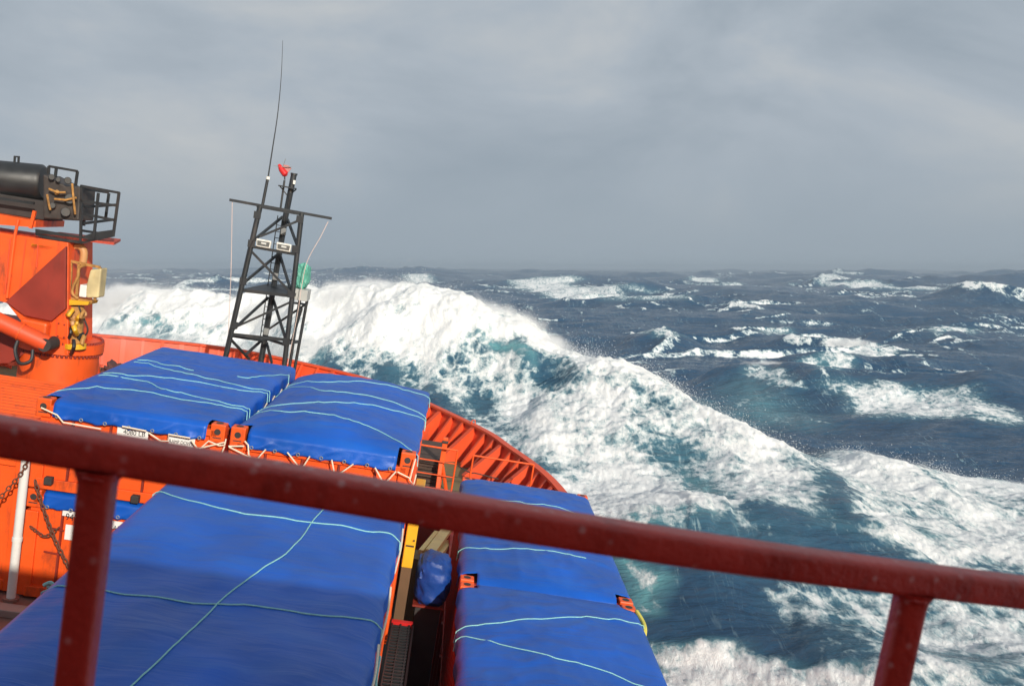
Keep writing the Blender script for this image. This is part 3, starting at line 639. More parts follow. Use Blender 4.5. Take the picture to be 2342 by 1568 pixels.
def tarp_rope(px, c, label, group="ropes tied over the tarpaulins", drop=0.16, sides=(True, True), r=0.0062):
    P = []
    for u, v in px: P.append(on_tarp(u, v, c, r))
    Q = spline(P, 5)
    for p in Q:
        p.x = min(max(p.x, c.x0 - 0.02), c.x1 + 0.02); p.z = c.z(p.x, p.y) + r
    e = Q[-1]
    if sides[1] and e.x > c.x1 - 0.35:
        Q += [Vector((c.x1 + 0.030, e.y, c.z(c.x1, e.y) - 0.02)), Vector((c.x1 + 0.04, e.y - 0.02, c.z(c.x1, e.y) - drop))]
    s_ = Q[0]
    if sides[0] and s_.x < c.x0 + 0.35:
        Q = [Vector((c.x0 - 0.04, s_.y, c.z(c.x0, s_.y) - drop)), Vector((c.x0 - 0.030, s_.y, c.z(c.x0, s_.y) - 0.02))] + Q
    return rope(Q, label, group, r, smooth=False)

def casting(parent, x, y, z, sx, m=ORANGE, h=0.24, fy=-1):
    w, d_ = 0.19, 0.18
    b = MB().box(x - w / 2, x + w / 2, y - d_ / 2, y + d_ / 2, z - h, z); o = b.build("corner_casting", m, parent, bevel=0.015)
    hb = MB(); hb.cyl((x, y - d_ / 2 - 0.003, z - 0.10), (x, y - d_ / 2 + 0.02, z - 0.10), 0.042, 16); hb.build("lifting_hole", DARK, o)
    hb = MB().box(x - 0.055, x + 0.055, y - d_ / 2 - 0.002, y - d_ / 2 + 0.01, z - 0.185, z - 0.17).build("lock_slot", DARK, o)
    hb = MB(); hb.cyl((x, y, z - 0.02), (x, y, z + 0.003), 0.05, 14); hb.build("lifting_hole", DARK, o)
    return o
def container(name, label, x0, x1, y0, y1, z0, z1, castings=(1, 1, 1, 1), m=ORANGE, group="orange open-top cargo containers", ribs=9, roof=False, lift=None):
    t = thing(name, label, "container", ((x0 + x1) / 2, (y0 + y1) / 2, z0), group)
    b = MB().box(x0 + 0.06, x1 - 0.06, y0 + 0.05, y1 - 0.05, z0 + 0.12, z1 - 0.10)
    # corrugated side plating
    yy = y0 + 0.35
    while yy < y1 - 0.3:
        for xs in (x0 + 0.035, x1 - 0.035): b.box(xs - 0.028, xs + 0.028, yy, yy + 0.12, z0 + 0.13, z1 - 0.12)
        yy += 0.30
    b.build("body", m, t)
    fr = MB()
    for y in (y0 + 0.05, y1 - 0.05):
        fr.box(x0 + 0.095, x1 - 0.095, y - 0.05, y + 0.05, z0, z0 + 0.14); fr.box(x0 + 0.095, x1 - 0.095, y - 0.05, y + 0.05, z1 - 0.12, z1 - 0.03)
    for x in (x0 + 0.04, x1 - 0.04):
        fr.box(x - 0.04, x + 0.04, y0 + 0.095, y1 - 0.095, z0, z0 + 0.14); fr.box(x - 0.04, x + 0.04, y0 + 0.095, y1 - 0.095, z1 - 0.12, z1 - 0.03)
    fr.build("frame", m, t, bevel=0.008)
    for x in (x0 + 0.09, x1 - 0.09):
        for y in (y0 + 0.08, y1 - 0.08): MB().box(x - 0.085, x + 0.085, y - 0.075, y + 0.075, z0 + 0.005, z1 - 0.24).build("corner_post", m, t, bevel=0.01)
    k = 0
    for x in (x0 + 0.095, x1 - 0.095):
        for y in (y0 + 0.09, y1 - 0.09):
            if castings[k]: casting(t, x, y, z1 + (lift or (0.05 if m is ORANGE else 0.03)), 0, ORANGE, h=0.24 + (lift or 0))
            k += 1
    pn = MB()
    for i in range(1, 5):                                   # upright seams of the end wall
        x = x0 + (x1 - x0) * i / 5
        pn.box(x - 0.012, x + 0.012, y0 + 0.005, y0 + 0.052, z0 + 0.142, z1 - 0.122)
    pn.build("end_seam", OXIDE, t)
    return t
def plate(parent, u0, v0, u1, v1, y, name="sign_plate", m=PLATE):
    p = at(u0, v0, y); q = at(u1, v1, y)
    b = MB().box(p.x, q.x, y - 0.006, y, q.z, p.z).build(name, m, parent); return b, (p.x + q.x) / 2, p.z, q.z, q.x - p.x

ZA, ZD1 = -3.17, -4.82
YA0, YA1 = 12.62, 17.75
XA0, XA1, XB0, XB1 = -5.06, -2.66, -2.59, -0.19
cA = container("cargo_container", "orange half-height container left of its twin, two white sign plates under its blue cover", XA0, XA1, YA0, YA1, -4.30, ZA, castings=(1, 0, 1, 0))
cB = container("cargo_container", "orange half-height container under the arched blue cover, beside the dark slatted stack", XB0, XB1, YA0, YA1, -4.44, ZA - 0.12, castings=(1, 0, 1, 0), lift=0.17)
cA2 = container("cargo_container", "lower orange container numbered 94100 with a rusty chain across its end", XA0, XA1, YA0, YA1, -5.76, -4.37, castings=(1, 1, 1, 1))
cB2 = container("cargo_container", "lower orange container beneath the arched blue cover's container", XB0, XB1, YA0, YA1, -5.76, -4.46, castings=(0, 0, 0, 0))
XC0, XC1, YC0, YC1 = -2.63, -0.19, 5.2, 11.05
cC = container("cargo_container", "orange container under the big blue cover in front, crossed by a diagonal rope", XC0, XC1, YC0, YC1, -4.44, ZA, castings=(1, 0, 1, 0))
cC2 = container("cargo_container", "lower orange container beneath the big blue cover crossed by a diagonal rope", XC0, XC1, YC0, YC1, -5.76, -4.46, castings=(0, 0, 0, 0))
XD0, XD1 = 0.66, 3.06
cD1 = container("cargo_container", "orange container along the starboard side, behind the seam between two blue covers", XD0, XD1, 12.86, 18.2, -6.9, ZD1, m=DRED)
cD2 = container("cargo_container", "orange container along the starboard side, in front of the seam between two blue covers", XD0, XD1, 6.9, 12.78, -6.9, ZD1, castings=(1, 1, 1, 1), m=DRED)

tA = tarpaulin("flat blue tarpaulin with six wavy turquoise ropes, below the black lattice mast", XA0, XA1, YA0, YA1, ZA + 0.05, 0.03, df=0.20, ds=0.24, seed=1, fold=0.035, nb=False)
tB = tarpaulin("arched blue tarpaulin with four curving ropes, beside the bracketed bulwark", XB0, XB1, YA0, YA1 - 0.3, ZA + 0.03, 0.19, df=0.21, ds=0.10, seed=2, fold=0.02, sag=0.14, nb=False)
tA2 = tarpaulin("dark blue tarpaulin edge hanging over the container numbered 94100", XA0, XA1, YA0, YA1, -4.315, -0.04, df=0.20, ds=0.08, seed=3, nf=True, fold=0.0)
tC = tarpaulin("large shaded blue tarpaulin in front, crossed by a diagonal turquoise rope", XC0, XC1, YC0, YC1, ZA + 0.03, 0.05, df=0.3, ds=0.20, db=0.3, seed=4, nf=False, nb=False, fold=0.085, crease=0.008)
tD1 = tarpaulin("blue tarpaulin at the ship's side whose shiny front hem overlaps the next cover", XD0, XD1, 12.86, 18.2, ZD1 + 0.03, 0.13, df=0.16, ds=0.16, seed=5, ties=9, fold=0.03)
tD2 = tarpaulin("blue tarpaulin nearest the sea with a yellow strap at its outer corner", XD0, XD1, 6.9, 12.78, ZD1 + 0.03, 0.11, df=0.2, ds=0.20, db=0.05, seed=6, nf=False, fold=0.03)

fA = lambda L: [(0.304 * x, 749.5 + 0.304 * y) for x, y in L]
fB = lambda L: [(505.9 + 0.224 * x, 824.4 + 0.224 * y) for x, y in L]
fC = lambda L: [(0.4 * x, 1124 + 0.4 * y) for x, y in L]
fD = lambda L: [(1030.5 + 0.319 * x, 1068 + 0.319 * y) for x, y in L]
tarp_rope(fA([(440, 475), (620, 458), (900, 463), (1150, 490), (1500, 560), (1700, 595), (1868, 630)]), tA, "rope on the flat blue cover, lowest of its ropes, nearest the white sign plates")
tarp_rope(fA([(760, 358), (1060, 400), (1250, 465), (1400, 500), (1700, 572), (1885, 612)]), tA, "rope on the flat blue cover dipping in a wave, second up from the sign plates")
tarp_rope(fA([(790, 343), (960, 360), (1240, 378), (1500, 410), (1800, 470), (2020, 495)]), tA, "rope on the flat blue cover running almost straight, third up from the sign plates")
tarp_rope(fA([(1020, 258), (1200, 300), (1400, 345), (1640, 395), (1850, 450), (2030, 480)]), tA, "rope on the flat blue cover, long rope fourth up from the sign plates")
tarp_rope(fA([(1050, 245), (1130, 250), (1270, 285), (1455, 323)]), tA, "short rope on the flat blue cover ending loose near its port edge", sides=(True, False))
tarp_rope(fA([(1785, 367), (1900, 372), (2050, 362), (2180, 355)]), tA, "short rope at the mast end of the flat blue cover", sides=(False, True))
tarp_rope(fB([(700, 255), (1000, 222), (1200, 215), (1450, 222), (1750, 270), (2000, 335), (2125, 385)]), tB, "curved rope on the arched blue cover, topmost of the four")
tarp_rope(fB([(670, 283), (1000, 305), (1300, 330), (1600, 385), (1850, 465), (2080, 580)]), tB, "rope on the arched blue cover sloping steadily down, second from the top")
tarp_rope(fB([(410, 500), (600, 455), (850, 435), (1080, 430), (1300, 435), (1600, 470), (1850, 530), (2075, 610)]), tB, "rope on the arched blue cover bowed upward, third from the top")
tarp_rope(fB([(370, 535), (600, 518), (850, 520), (1100, 555), (1350, 620), (1600, 715), (1800, 820), (1930, 910)]), tB, "rope on the arched blue cover ending at its orange front corner block")
tarp_rope(fC([(895, 5), (1050, 45), (1250, 95), (1450, 135), (1750, 175), (2000, 205), (2200, 235), (2255, 258)]), tC, "turquoise rope across the big front cover, the farther of its two cross ropes", r=0.0062)
tarp_rope(fC([(330, 540), (600, 568), (900, 605), (1250, 645), (1600, 675), (1900, 715), (2150, 755)]), tC, "turquoise rope across the big front cover, the nearer of its two cross ropes", drop=0.22, r=0.0058)
tarp_rope(fC([(1895, 40), (1855, 95), (1780, 180), (1720, 270), (1610, 375), (1500, 440), (1400, 515), (1300, 590), (1200, 690), (1050, 830), (900, 975), (760, 1105), (640, 1210)]), tC, "long diagonal turquoise rope snaking across the big front cover", sides=(False, False), r=0.0058)
tarp_rope(fD([(120, 250), (310, 240), (500, 250), (700, 275), (850, 315), (930, 340), (1010, 385)]), tD1, "rope on the far starboard cover, crossing just above the red handrail")
tarp_rope(fD([(80, 590), (250, 580), (450, 582), (700, 600), (850, 625), (970, 655)]), tD1, "rope on the starboard cover seen just below the red handrail", sides=(True, False))
tarp_rope(fD([(75, 1158), (300, 1120), (600, 1088), (850, 1075), (1050, 1080), (1250, 1105), (1385, 1138)]), tD2, "bowed rope on the nearest starboard cover leading to the yellow strap")
tarp_rope(fD([(75, 1218), (350, 1270), (700, 1350), (950, 1415), (1200, 1500), (1350, 1565), (1450, 1610)]), tD2, "rope on the nearest starboard cover sloping away from the yellow strap")
e = on_tarp(*fD([(1385, 1138)])[0], tD2)
rope([(XD1 + 0.0, e.y + 0.42, ZD1 + 0.02), (XD1 + 0.05, e.y + 0.2, ZD1 - 0.02), (XD1 + 0.05, e.y, ZD1 - 0.05), (XD1 + 0.04, e.y - 0.06, ZD1 - 0.15)], "yellow strap hooked over the outer edge of the starboard cover", None, 0.028, STRAP, "strap", "strap")
# knot on the port edge of the front cover
kp = [at(u, v, 7.75) for u, v in fC([(250, 535), (290, 520), (320, 545), (350, 515), (375, 530), (380, 560), (345, 545), (300, 548), (270, 540)])]
for p in kp: p.x -= 0.0
rope(kp, "knotted bundle of turquoise rope on the port edge of the front cover", None, 0.016, ROPE, "rope_knot")
# hanging ends and hem cords
hp = [Vector((XC1 + 0.05, 7.15, ZA - 0.19)), Vector((XC1 + 0.07, 6.75, ZA - 0.28)), Vector((XC1 + 0.2, 6.55, ZA - 0.42)), Vector((XC1 + 0.30, 6.55, ZA - 0.47)), Vector((XC1 + 0.34, 6.58, ZA - 0.44))]
rope(hp, "loose turquoise rope end dangling into the gap between the covers", None, 0.012, ROPE)
for y0, y1 in ((8.9, 9.75), (7.4, 8.15), (6.3, 7.0), (5.5, 6.1)):
    rope([(XC1 + 0.03, y1, ZA - 0.03), (XC1 + 0.045, (y0 + y1) / 2, ZA - 0.10), (XC1 + 0.03, y0, ZA - 0.18)], "white hem cord down the orange-edged side of the front cover", "hem cords on the front cover", 0.010, CORD, "hem_cord", "cord")
yf = YA0 - 0.10
def cords(L, fn, y, label, grp):
    for px in L:
        P = [at(u, v, y) for u, v in fn(px)]
        rope(P, label, grp, 0.010, CORD, "lashing_cord", "cord", smooth=False)
cords([[(675, 935), (790, 1080), (835, 1085), (905, 975)], [(1128, 1010), (1155, 1145), (1220, 1145), (1350, 1055)], [(1570, 1090), (1645, 1225), (1695, 1230), (1785, 1130)]], fB, yf, "white cord laced in a V under the hem of the arched cover", "V-laced cords under the arched cover")
cords([[(75, 872), (235, 872)], [(80, 880), (300, 990), (370, 1000), (455, 905)], [(240, 820), (275, 860), (280, 960), (300, 990)]], fB, yf, "white cord tied round the inner corner block of the arched cover's container", "cords at the inner corner of the arched cover")
cords([[(1800, 1135), (1930, 1200), (1950, 1120), (1975, 1030)], [(1985, 1000), (1960, 1090), (1925, 1215), (1965, 1265), (1990, 1160)]], fB, yf, "white cord looped round the outer corner block of the arched cover's container", "cords at the outer corner of the arched cover")
cords([[(310, 600), (430, 655), (475, 710), (760, 760)], [(920, 740), (1100, 775)], [(1120, 790), (1210, 850), (1265, 850), (1268, 800), (1430, 828)]], fA, yf, "white cord along the hem above the sign plates of the flat cover", "hem cords of the flat cover")
cords([[(1440, 845), (1480, 900), (1510, 905), (1570, 850), (1650, 885), (1690, 880), (1700, 835)], [(1500, 905), (1690, 860)], [(1665, 945), (1690, 890)]], fA, yf, "white cord tied round the corner block where the two covers meet", "cords at the meeting corner of the two covers")
for i in range(7):
    y0 = 13.1 + i * 0.62
    rope([(XA1 + 0.035, y0, ZA - 0.20), (XA1 + 0.038, y0 + 0.20, ZA - 0.13), (XA1 + 0.035, y0 + 0.38, ZA - 0.22)], "white cord stitched along the gap between the flat and arched covers", "cords stitched along the gap between two covers", 0.010, CORD, "hem_cord", "cord", smooth=False)
# signs
pl, px_, zt, zb, w = plate(cA, 271, 962, 337, 1012, YA0 - 0.001)
text(pl, "4080 LB", px_ + 0.02, YA0 - 0.0085, zt - 0.155, 0.085)
pl, px_, zt, zb, w = plate(cA, 389, 984, 443, 1032, YA0 - 0.001)
text(pl, "WITH", px_, YA0 - 0.0085, zt - 0.075, 0.072); text(pl, "RAMP DOWN", px_, YA0 - 0.0085, zt - 0.155, 0.066, sx=0.78)
pl, px_, zt, zb, w = plate(cA2, 144, 1166, 215, 1188, YA0 - 0.001)
text(pl, "94100", px_ - 0.03, YA0 - 0.0085, zt - 0.115, 0.125, sx=0.82)
pl, px_, zt, zb, w = plate(cA2, 232, 1186, 300, 1213, YA0 - 0.001)
text(pl, "RAMP", px_ + 0.02, YA0 - 0.0085, zt - 0.12, 0.09, sx=0.9)
plate(cA2, 151, 1198, 168, 1235, YA0 - 0.001, "notice_sheet")
b = MB()
for u0, v0, u1, v1 in ((185, 1215, 230, 1216), (110, 1205, 146, 1207), (100, 1260, 140, 1262)):
    p = at(u0, v0, YA0 - 0.012); q = at(u1, v1 + 6, YA0 - 0.012); b.bar(p, q, 0.012, 0.02)
b.build("door_bar", OXIDE, cA2)
for u, v in ((112, 1098), (310, 1140), (350, 1150)):
    p = at(u, v, YA0 - 0.04); b = MB(); b.box(p.x - 0.05, p.x + 0.05, p.y - 0.05, p.y + 0.04, p.z - 0.05, p.z + 0.05); b.build("twist_lock", DARK, cA2, bevel=0.01)

# corrugated closed containers to port
t = thing("corrugated_container", "closed orange container with ribbed sunlit roof, under the crane", "container", (-6.4, 15.6, -5.76))
b = MB(); nx, ny = 3, 6 * 36
for j in range(ny + 1):
    y = 12.78 + 4.35 * j / ny
    for i in range(nx + 1): b.v.append((-7.58 + 2.40 * i / nx, y, -3.95 + 0.016 * max(-1, min(1, 1.7 * math.sin(2 * math.pi * y / 0.19)))))
for j in range(ny):
    for i in range(nx): k = j * (nx + 1) + i; b.f.append((k, k + 1, k + nx + 2, k + nx + 1))
b.build("roof", ORANGE, t)
b = MB().box(-7.60, -5.16, 12.74, 17.15, -5.74, -3.99)
b.build("body", ORANGE, t)
fr = MB()
for x in (-7.56, -5.20): fr.box(x - 0.055, x + 0.055, 12.68, 12.76, -5.76, -3.93)
fr.box(-7.50, -5.26, 12.69, 12.755, -4.08, -3.93); fr.box(-7.50, -5.26, 12.69, 12.755, -5.76, -5.62); fr.box(-5.20, -5.14, 12.77, 17.17, -4.05, -3.94)
for x in (-6.9, -6.4, -5.9): fr.cyl((x, 12.66, -5.6), (x, 12.66, -4.08), 0.016, 8)
fr.build("end_frame", ORANGE, t, bevel=0.008)
t = thing("white_container", "corner of a white roof beside the ribbed orange roof", "container", (-9.0, 15, -5.76))
MB().box(-10.2, -7.68, 12.7, 16.2, -5.76, -3.93).build("body", WHITE, t, bevel=0.01)
MB().box(-10.24, -7.66, 12.66, 16.24, -3.928, -3.90).build("roof", WHITE, t)

# hatch cover under the stack
t = thing("hatch_cover", "brown steel hatch cover beneath the containers by the white pole", "hatch", (-7, 9, -5.9))
MB().box(-13.6, -0.3, 4.0, 18.9, -6.05, -5.80).build("panel", HATCH, t, bevel=0.02)
b = MB(); b.box(-13.6, -2.7, 12.0, 12.22, -5.798, -5.70); b.box(-5.35, -5.15, 4.0, 11.995, -5.798, -5.72); b.box(-13.6, -2.7, 9.2, 9.4, -5.798, -5.73)
b.build("rim", mat("grey_brown_steel", (0.30, 0.24, 0.21), 0.6, stain=(0.2, 0.1, 0.06), stain_amt=0.5), t, bevel=0.01)
MB().box(-13.5, -0.4, 4.1, 18.8, -9.0, -6.052).build("coaming", OXIDE, t)
# supports below the starboard containers
t = thing("cargo_support", "dark red steel side support under the starboard containers", "support", (1.9, 12.5, -9))
MB().box(XD0 + 0.03, XD1 - 0.05, 6.9, 22.4, -9.0, -6.92).build("body", DRED, t, bevel=0.01)
b = MB()
for i in range(9): MB().box(XD0 - 0.02, XD0 + 0.045, 7.2 + i * 1.3, 7.3 + i * 1.3, -9.0, -6.92).build("stiffener", OXIDE, t)
pass

# white pole and chains
t = thing("vent_pole", "white standing pole in front of the orange containers, stained at its foot", "pole", (-5.0, 12.35, -5.7))
MB().tube([(-5.0, 12.35, -5.70), (-5.0, 12.35, -3.6)], 0.055, 18).build("pole", WHITE, t, smooth=True)
b = MB(); b.tube([(-5.0, 12.35, -4.93), (-5.0, 12.35, -4.88)], 0.063, 18); b.build("joint_band", WHITE, t, smooth=True)
MB().tube([(-5.0, 12.35, -5.72), (-5.0, 12.35, -5.68)], 0.10, 18).build("foot_flange", HATCH, t)
def chain(px, y, label, r=0.011, ln=0.085):
    P = spline([at(u, v, y) for u, v in px], 24); b = MB(); acc = 0; k = 0; start = P[0]
    for i in range(1, len(P)):
        if (P[i] - start).length >= ln * 0.72:
            d = (P[i] - start).normalized(); a = d.cross(Vector((0, 1, 0.2))).normalized(); c_ = d.cross(a)
            s_ = a if k % 2 else c_; mid = (start + P[i]) / 2
            ring = [mid + d * math.cos(q) * ln * 0.5 + s_ * math.sin(q) * ln * 0.30 for q in [2 * math.pi * j / 10 for j in range(11)]]
            b.tube(ring, r, 6, caps=False); start = P[i]; k += 1
    return tag(b.build("chain", RUST, None, P[0], smooth=True), label, "chain", "rusty lashing chains")
chain([(80, 1098), (95, 1150), (122, 1225), (158, 1298)], 12.42, "rusty lashing chain slanting down across the container numbered 94100", 0.0095, 0.08)
chain([(69, 1203), (85, 1215), (105, 1226), (135, 1205)], 12.48, "short rusty chain sagging beside the white notice sheet", 0.007, 0.065)
chain([(64, 1052), (50, 1080), (25, 1110), (-20, 1160)], 12.25, "rusty chain hanging from the white pole's top", 0.009, 0.075)

# ------------------------------------------------------------------ things in the gap and on the foredeck
def g(u, v, y): return at(u, v, y)
t = thing("yellow_locker", "yellow steel locker standing in the narrow gap between blue covers", "locker", (0.0, 15.5, -7.5))
p = g(918, 1190, 13.2); q = g(945, 1300, 13.2)
MB().box(-0.16, -0.01, 13.2, 15.5, q.z, p.z).build("body", YELLOW, t, bevel=0.012)
MB().box(-0.155, -0.015, 13.22, 15.48, -9.0, q.z - 0.002).build("plinth", mat("brown_steel", (0.13, 0.075, 0.035), 0.6, stain=(0.05, 0.03, 0.02), stain_amt=0.6), t)
b = MB(); b.box(-0.14, -0.03, 13.188, 13.199, (p.z + q.z) / 2 - 0.02, (p.z + q.z) / 2 + 0.0); b.build("door_seam", DARK, t)
MB().cyl((-0.04, 13.19, p.z - 0.25), (-0.04, 13.17, p.z - 0.25), 0.012, 8).build("handle", DARK, t)
# grating steps
t = thing("grating_walkway", "black grating walkway with red end bars down in the gap", "walkway", (-0.02, 11.6, -6.2))
b = MB(); za = -5.55
for i in range(3): b.box(-0.16 + 0.115 * i, -0.145 + 0.115 * i, 10.6, 12.9, za - 0.03, za)
for i in range(26): b.box(-0.16, 0.10, 10.62 + i * 0.088, 10.65 + i * 0.088, za - 0.025, za - 0.004)
b.build("grating", BLACK, t)
MB().box(-0.17, 0.12, 10.52, 10.60, za - 0.05, za + 0.012).build("end_bar", REDV, t); MB().box(-0.17, 0.12, 12.91, 12.99, za - 0.05, za + 0.012).build("end_bar", REDV, t)
b = MB(); b.box(0.115, 0.14, 10.60, 12.91, za - 0.4, za - 0.002); b.build("side_plate", DARK, t)
t = thing("deck_box", "grey green deck box in the shaded gap below the grating", "box", (0.0, 9.6, -6.4))
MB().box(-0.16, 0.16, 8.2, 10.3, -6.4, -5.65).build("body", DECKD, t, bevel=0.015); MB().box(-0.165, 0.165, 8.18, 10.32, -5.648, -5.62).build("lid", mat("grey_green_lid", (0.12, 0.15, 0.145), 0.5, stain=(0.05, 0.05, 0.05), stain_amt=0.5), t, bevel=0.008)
# blue wrapped bundle
def lump(name, c, sx, sy, sz, m, label, cat, seed, amp=0.18, flat=0.0, rot=0.0):
    nu, nv = 56, 36; b = MB()
    for j in range(nv + 1):
        ph_ = math.pi * j / nv
        for i in range(nu):
            th = 2 * math.pi * i / nu
            x, y, z = math.sin(ph_) * math.cos(th), math.sin(ph_) * math.sin(th), math.cos(ph_)
            k = 1 + amp * (float(fbm(np.array([x * 1.5 + seed + z * 1.3]), np.array([z * 2.2 + y * 1.4]), 3, seed)[0]) * 1.6 + 1.1 * (0.3 - float(billow(np.array([x * 2.1 + z + seed]), np.array([y * 2.1 - z * 1.7]), 3, seed + 5)[0])))
            x = math.copysign(abs(x) ** 0.65, x); y = math.copysign(abs(y) ** 0.65, y); z = math.copysign(abs(z) ** 0.7, z)
            b.v.append((c[0] + (x * math.cos(rot) - y * math.sin(rot)) * sx * k, c[1] + (x * math.sin(rot) + y * math.cos(rot)) * sy * k, c[2] + max(z, -0.9) * sz * k))
    for j in range(nv):
        for i in range(nu): b.f.append((j * nu + i, (j + 1) * nu + i, (j + 1) * nu + (i + 1) % nu, j * nu + (i + 1) % nu))
    return tag(b.build(name, m, None, (c[0], c[1], c[2] - sz), smooth=True), label, cat)
p = g(985, 1325, 13.4)
t = thing("steel_pedestal", "dark steel pedestal carrying the blue wrapped bundle in the gap", "pedestal", (p.x, 13.5, -9))
MB().box(p.x - 0.16, p.x + 0.20, 13.2, 13.9, -9, p.z - 0.31).build("body", DARK, t, bevel=0.01); MB().box(p.x - 0.20, p.x + 0.24, 13.12, 13.98, p.z - 0.308, p.z - 0.28).build("top_plate", OXIDE, t)
lump("wrapped_bundle", (p.x + 0.03, 13.5, p.z), 0.25, 0.42, 0.34, mat("dark_blue_wrapping", (0.004, 0.045, 0.24), 0.5, var=0.3, bump=0.5, bscale=12), "bundle wrapped in blue plastic stowed down in the gap", "bundle", 31, 0.10)
t = thing("steel_beams", "cream painted steel struts leaning behind the blue bundle in the gap", "beam", (0.3, 21.5, -9))
for (u0, v0), (u1, v1), w in (((962, 1262), (998, 1218), 0.10), ((985, 1262), (1024, 1208), 0.22), ((1002, 1272), (1026, 1240), 0.12)):
    MB().bar(g(u0, v0, 19.0), g(u1, v1, 21.2), w, 0.10).build("strut", CREAM, t, bevel=0.01)
MB().box(-0.15, 0.6, 20.8, 21.4, -9, g(985, 1275, 21).z).build("foot_block", DECKG, t)
# stack of timber, fairlead frame and guard rails on the foredeck
p = g(957, 1012, 24.0); q = g(1013, 1095, 24.0)
t = thing("timber_stack", "stack of dark wet planks behind the orange guard rail", "timber", (p.x + 0.3, 24, ZD))
for i in range(9):
    z = ZD + 0.02 + i * 0.10; jx = random.uniform(-0.06, 0.06); MB().box(-0.45 + jx, 0.36 + jx - i * 0.012, 23.2 + random.uniform(0, 0.1), 25.2, z, z + 0.085).build("plank", WOOD, t, bevel=0.008)
t = thing("fairlead_frame", "orange two-legged steel frame beside the dark plank stack", "frame", (0.6, 23.2, ZD))
a0 = g(1020, 1000, 23.0)
MB().bar((a0.x, 23.0, ZD), (a0.x + 0.0, 23.0, a0.z), 0.12, 0.12).build("leg", ORANGE, t, bevel=0.01)
l1 = g(1004, 1100, 22.75); MB().bar((l1.x, 22.8, ZD + 0.03), (a0.x - 0.03, 22.93, ZD + 0.95), 0.10, 0.08).build("leg", ORANGE, t, bevel=0.01)
r1 = g(1033, 1100, 22.75); MB().bar((r1.x, 22.8, ZD + 0.03), (a0.x + 0.03, 22.93, ZD + 0.85), 0.08, 0.06).build("leg", ORANGE, t, bevel=0.01)
MB().cyl((a0.x - 0.07, 22.93, a0.z - 0.1), (a0.x + 0.07, 22.93, a0.z - 0.1), 0.035, 10).build("sheave_pin", DARK, t)
def guard(px_top, px_bot, y, label, rails=4, name="guard_rail"):
    a_, b_ = g(*px_top[0], y), g(*px_top[1], y)
    t = thing(name, label, "guard rail", ((a_.x + b_.x) / 2, y, ZD), "orange guard rails on the foredeck")
    hgt = a_.z - ZD
    for i in range(rails):
        k = i / rails; dz = Vector((0, 0, -hgt * k * 0.98))
        MB().tube([a_ + dz, b_ + dz], 0.022 if i == 0 else 0.014, 10).build("rail", ORANGE, t, smooth=True)
    for p in (a_, b_): MB().tube([(p.x, y, ZD), p], 0.022, 10).build("post", ORANGE, t, smooth=True)
    return t
guard([(953, 1015), (1047, 1030)], None, 22.75, "orange four-bar guard rail in front of the dark plank stack", 4)
guard([(1083, 1041), (1221, 1062)], None, 22.6, "orange guard rail reaching to the bracketed bulwark", 2)
MB_ = MB(); p = g(1125, 1075, 22.8)
rope([g(1047, 1065, 23.2), g(1075, 1080, 23.4), g(1090, 1082, 23.6), g(1140, 1095, 23.8)], "dark wire sagging across the olive foredeck", None, 0.014, DARK, "wire", "wire")
# windlass under a dark cover and mooring post, port side of the foredeck
p = g(275, 832, 27.5)
lump("covered_windlass", (p.x + 0.1, 27.5, ZD + 0.6), 0.6, 0.5, 0.62, mat("dark_cover", (0.10, 0.035, 0.03), 0.7, var=0.2), "dark covered windlass against the port bulwark behind the flat cover", "windlass", 44, 0.22)
p = g(205, 800, 27.0); q = g(222, 850, 27.0)
t = thing("mooring_post", "orange mooring post with a flared base beside the crane foot", "bollard", (p.x, 27, ZD))
MB().tube([(p.x + 0.35, 27.0, ZD), (p.x + 0.1, 27.0, q.z + 0.05), (p.x, 27.0, p.z)], [0.26, 0.22, 0.20], 18).build("post", DECKO, t, smooth=True)
MB().cyl((p.x, 27.0, p.z), (p.x - 0.02, 27.0, p.z + 0.07), 0.26, 18).build("cap", DECKO, t, bevel=0.01)

# ------------------------------------------------------------------ lattice mast
mz = lambda x, y: (487 + 0.502 * x, 75 + 0.502 * y)
YM = 28.0
def M(x, y, d=YM): return at(*mz(x, y), d)
t = mast = thing("foremast", "black steel lattice mast with ladder and spreader bar on the bow", "mast", (-5.2, 28.5, ZD))
def leg(a, b, d0, d1, r, name="leg", m=MAST, n=10, down=True):
    p, q = M(*a, d0), M(*b, d1)
    if down: p = q + (p - q) * ((ZD - q.z) / (p.z - q.z))
    MB().tube([p, q], r, n).build(name, m, t, smooth=True)
leg((60, 1465), (215, 790), YM, YM, 0.075); leg((325, 1515), (405, 820), YM, YM, 0.072)
leg((220, 1490), (332, 830), YM + 0.9, YM + 0.9, 0.085); leg((332, 832), (370, 640), YM + 0.9, YM + 0.9, 0.085, "top_pole", down=False)
leg((375, 1515), (430, 1212), YM + 0.9, YM + 0.9, 0.045, "frame_leg"); leg((350, 1515), (396, 1215), YM + 0.5, YM + 0.5, 0.045, "frame_leg")
def br(a, b, d0=YM, d1=YM, w=0.062, name="brace"): MB().bar(M(*a, d0), M(*b, d1), w).build(name, MAST, t)
B9 = YM + 0.9
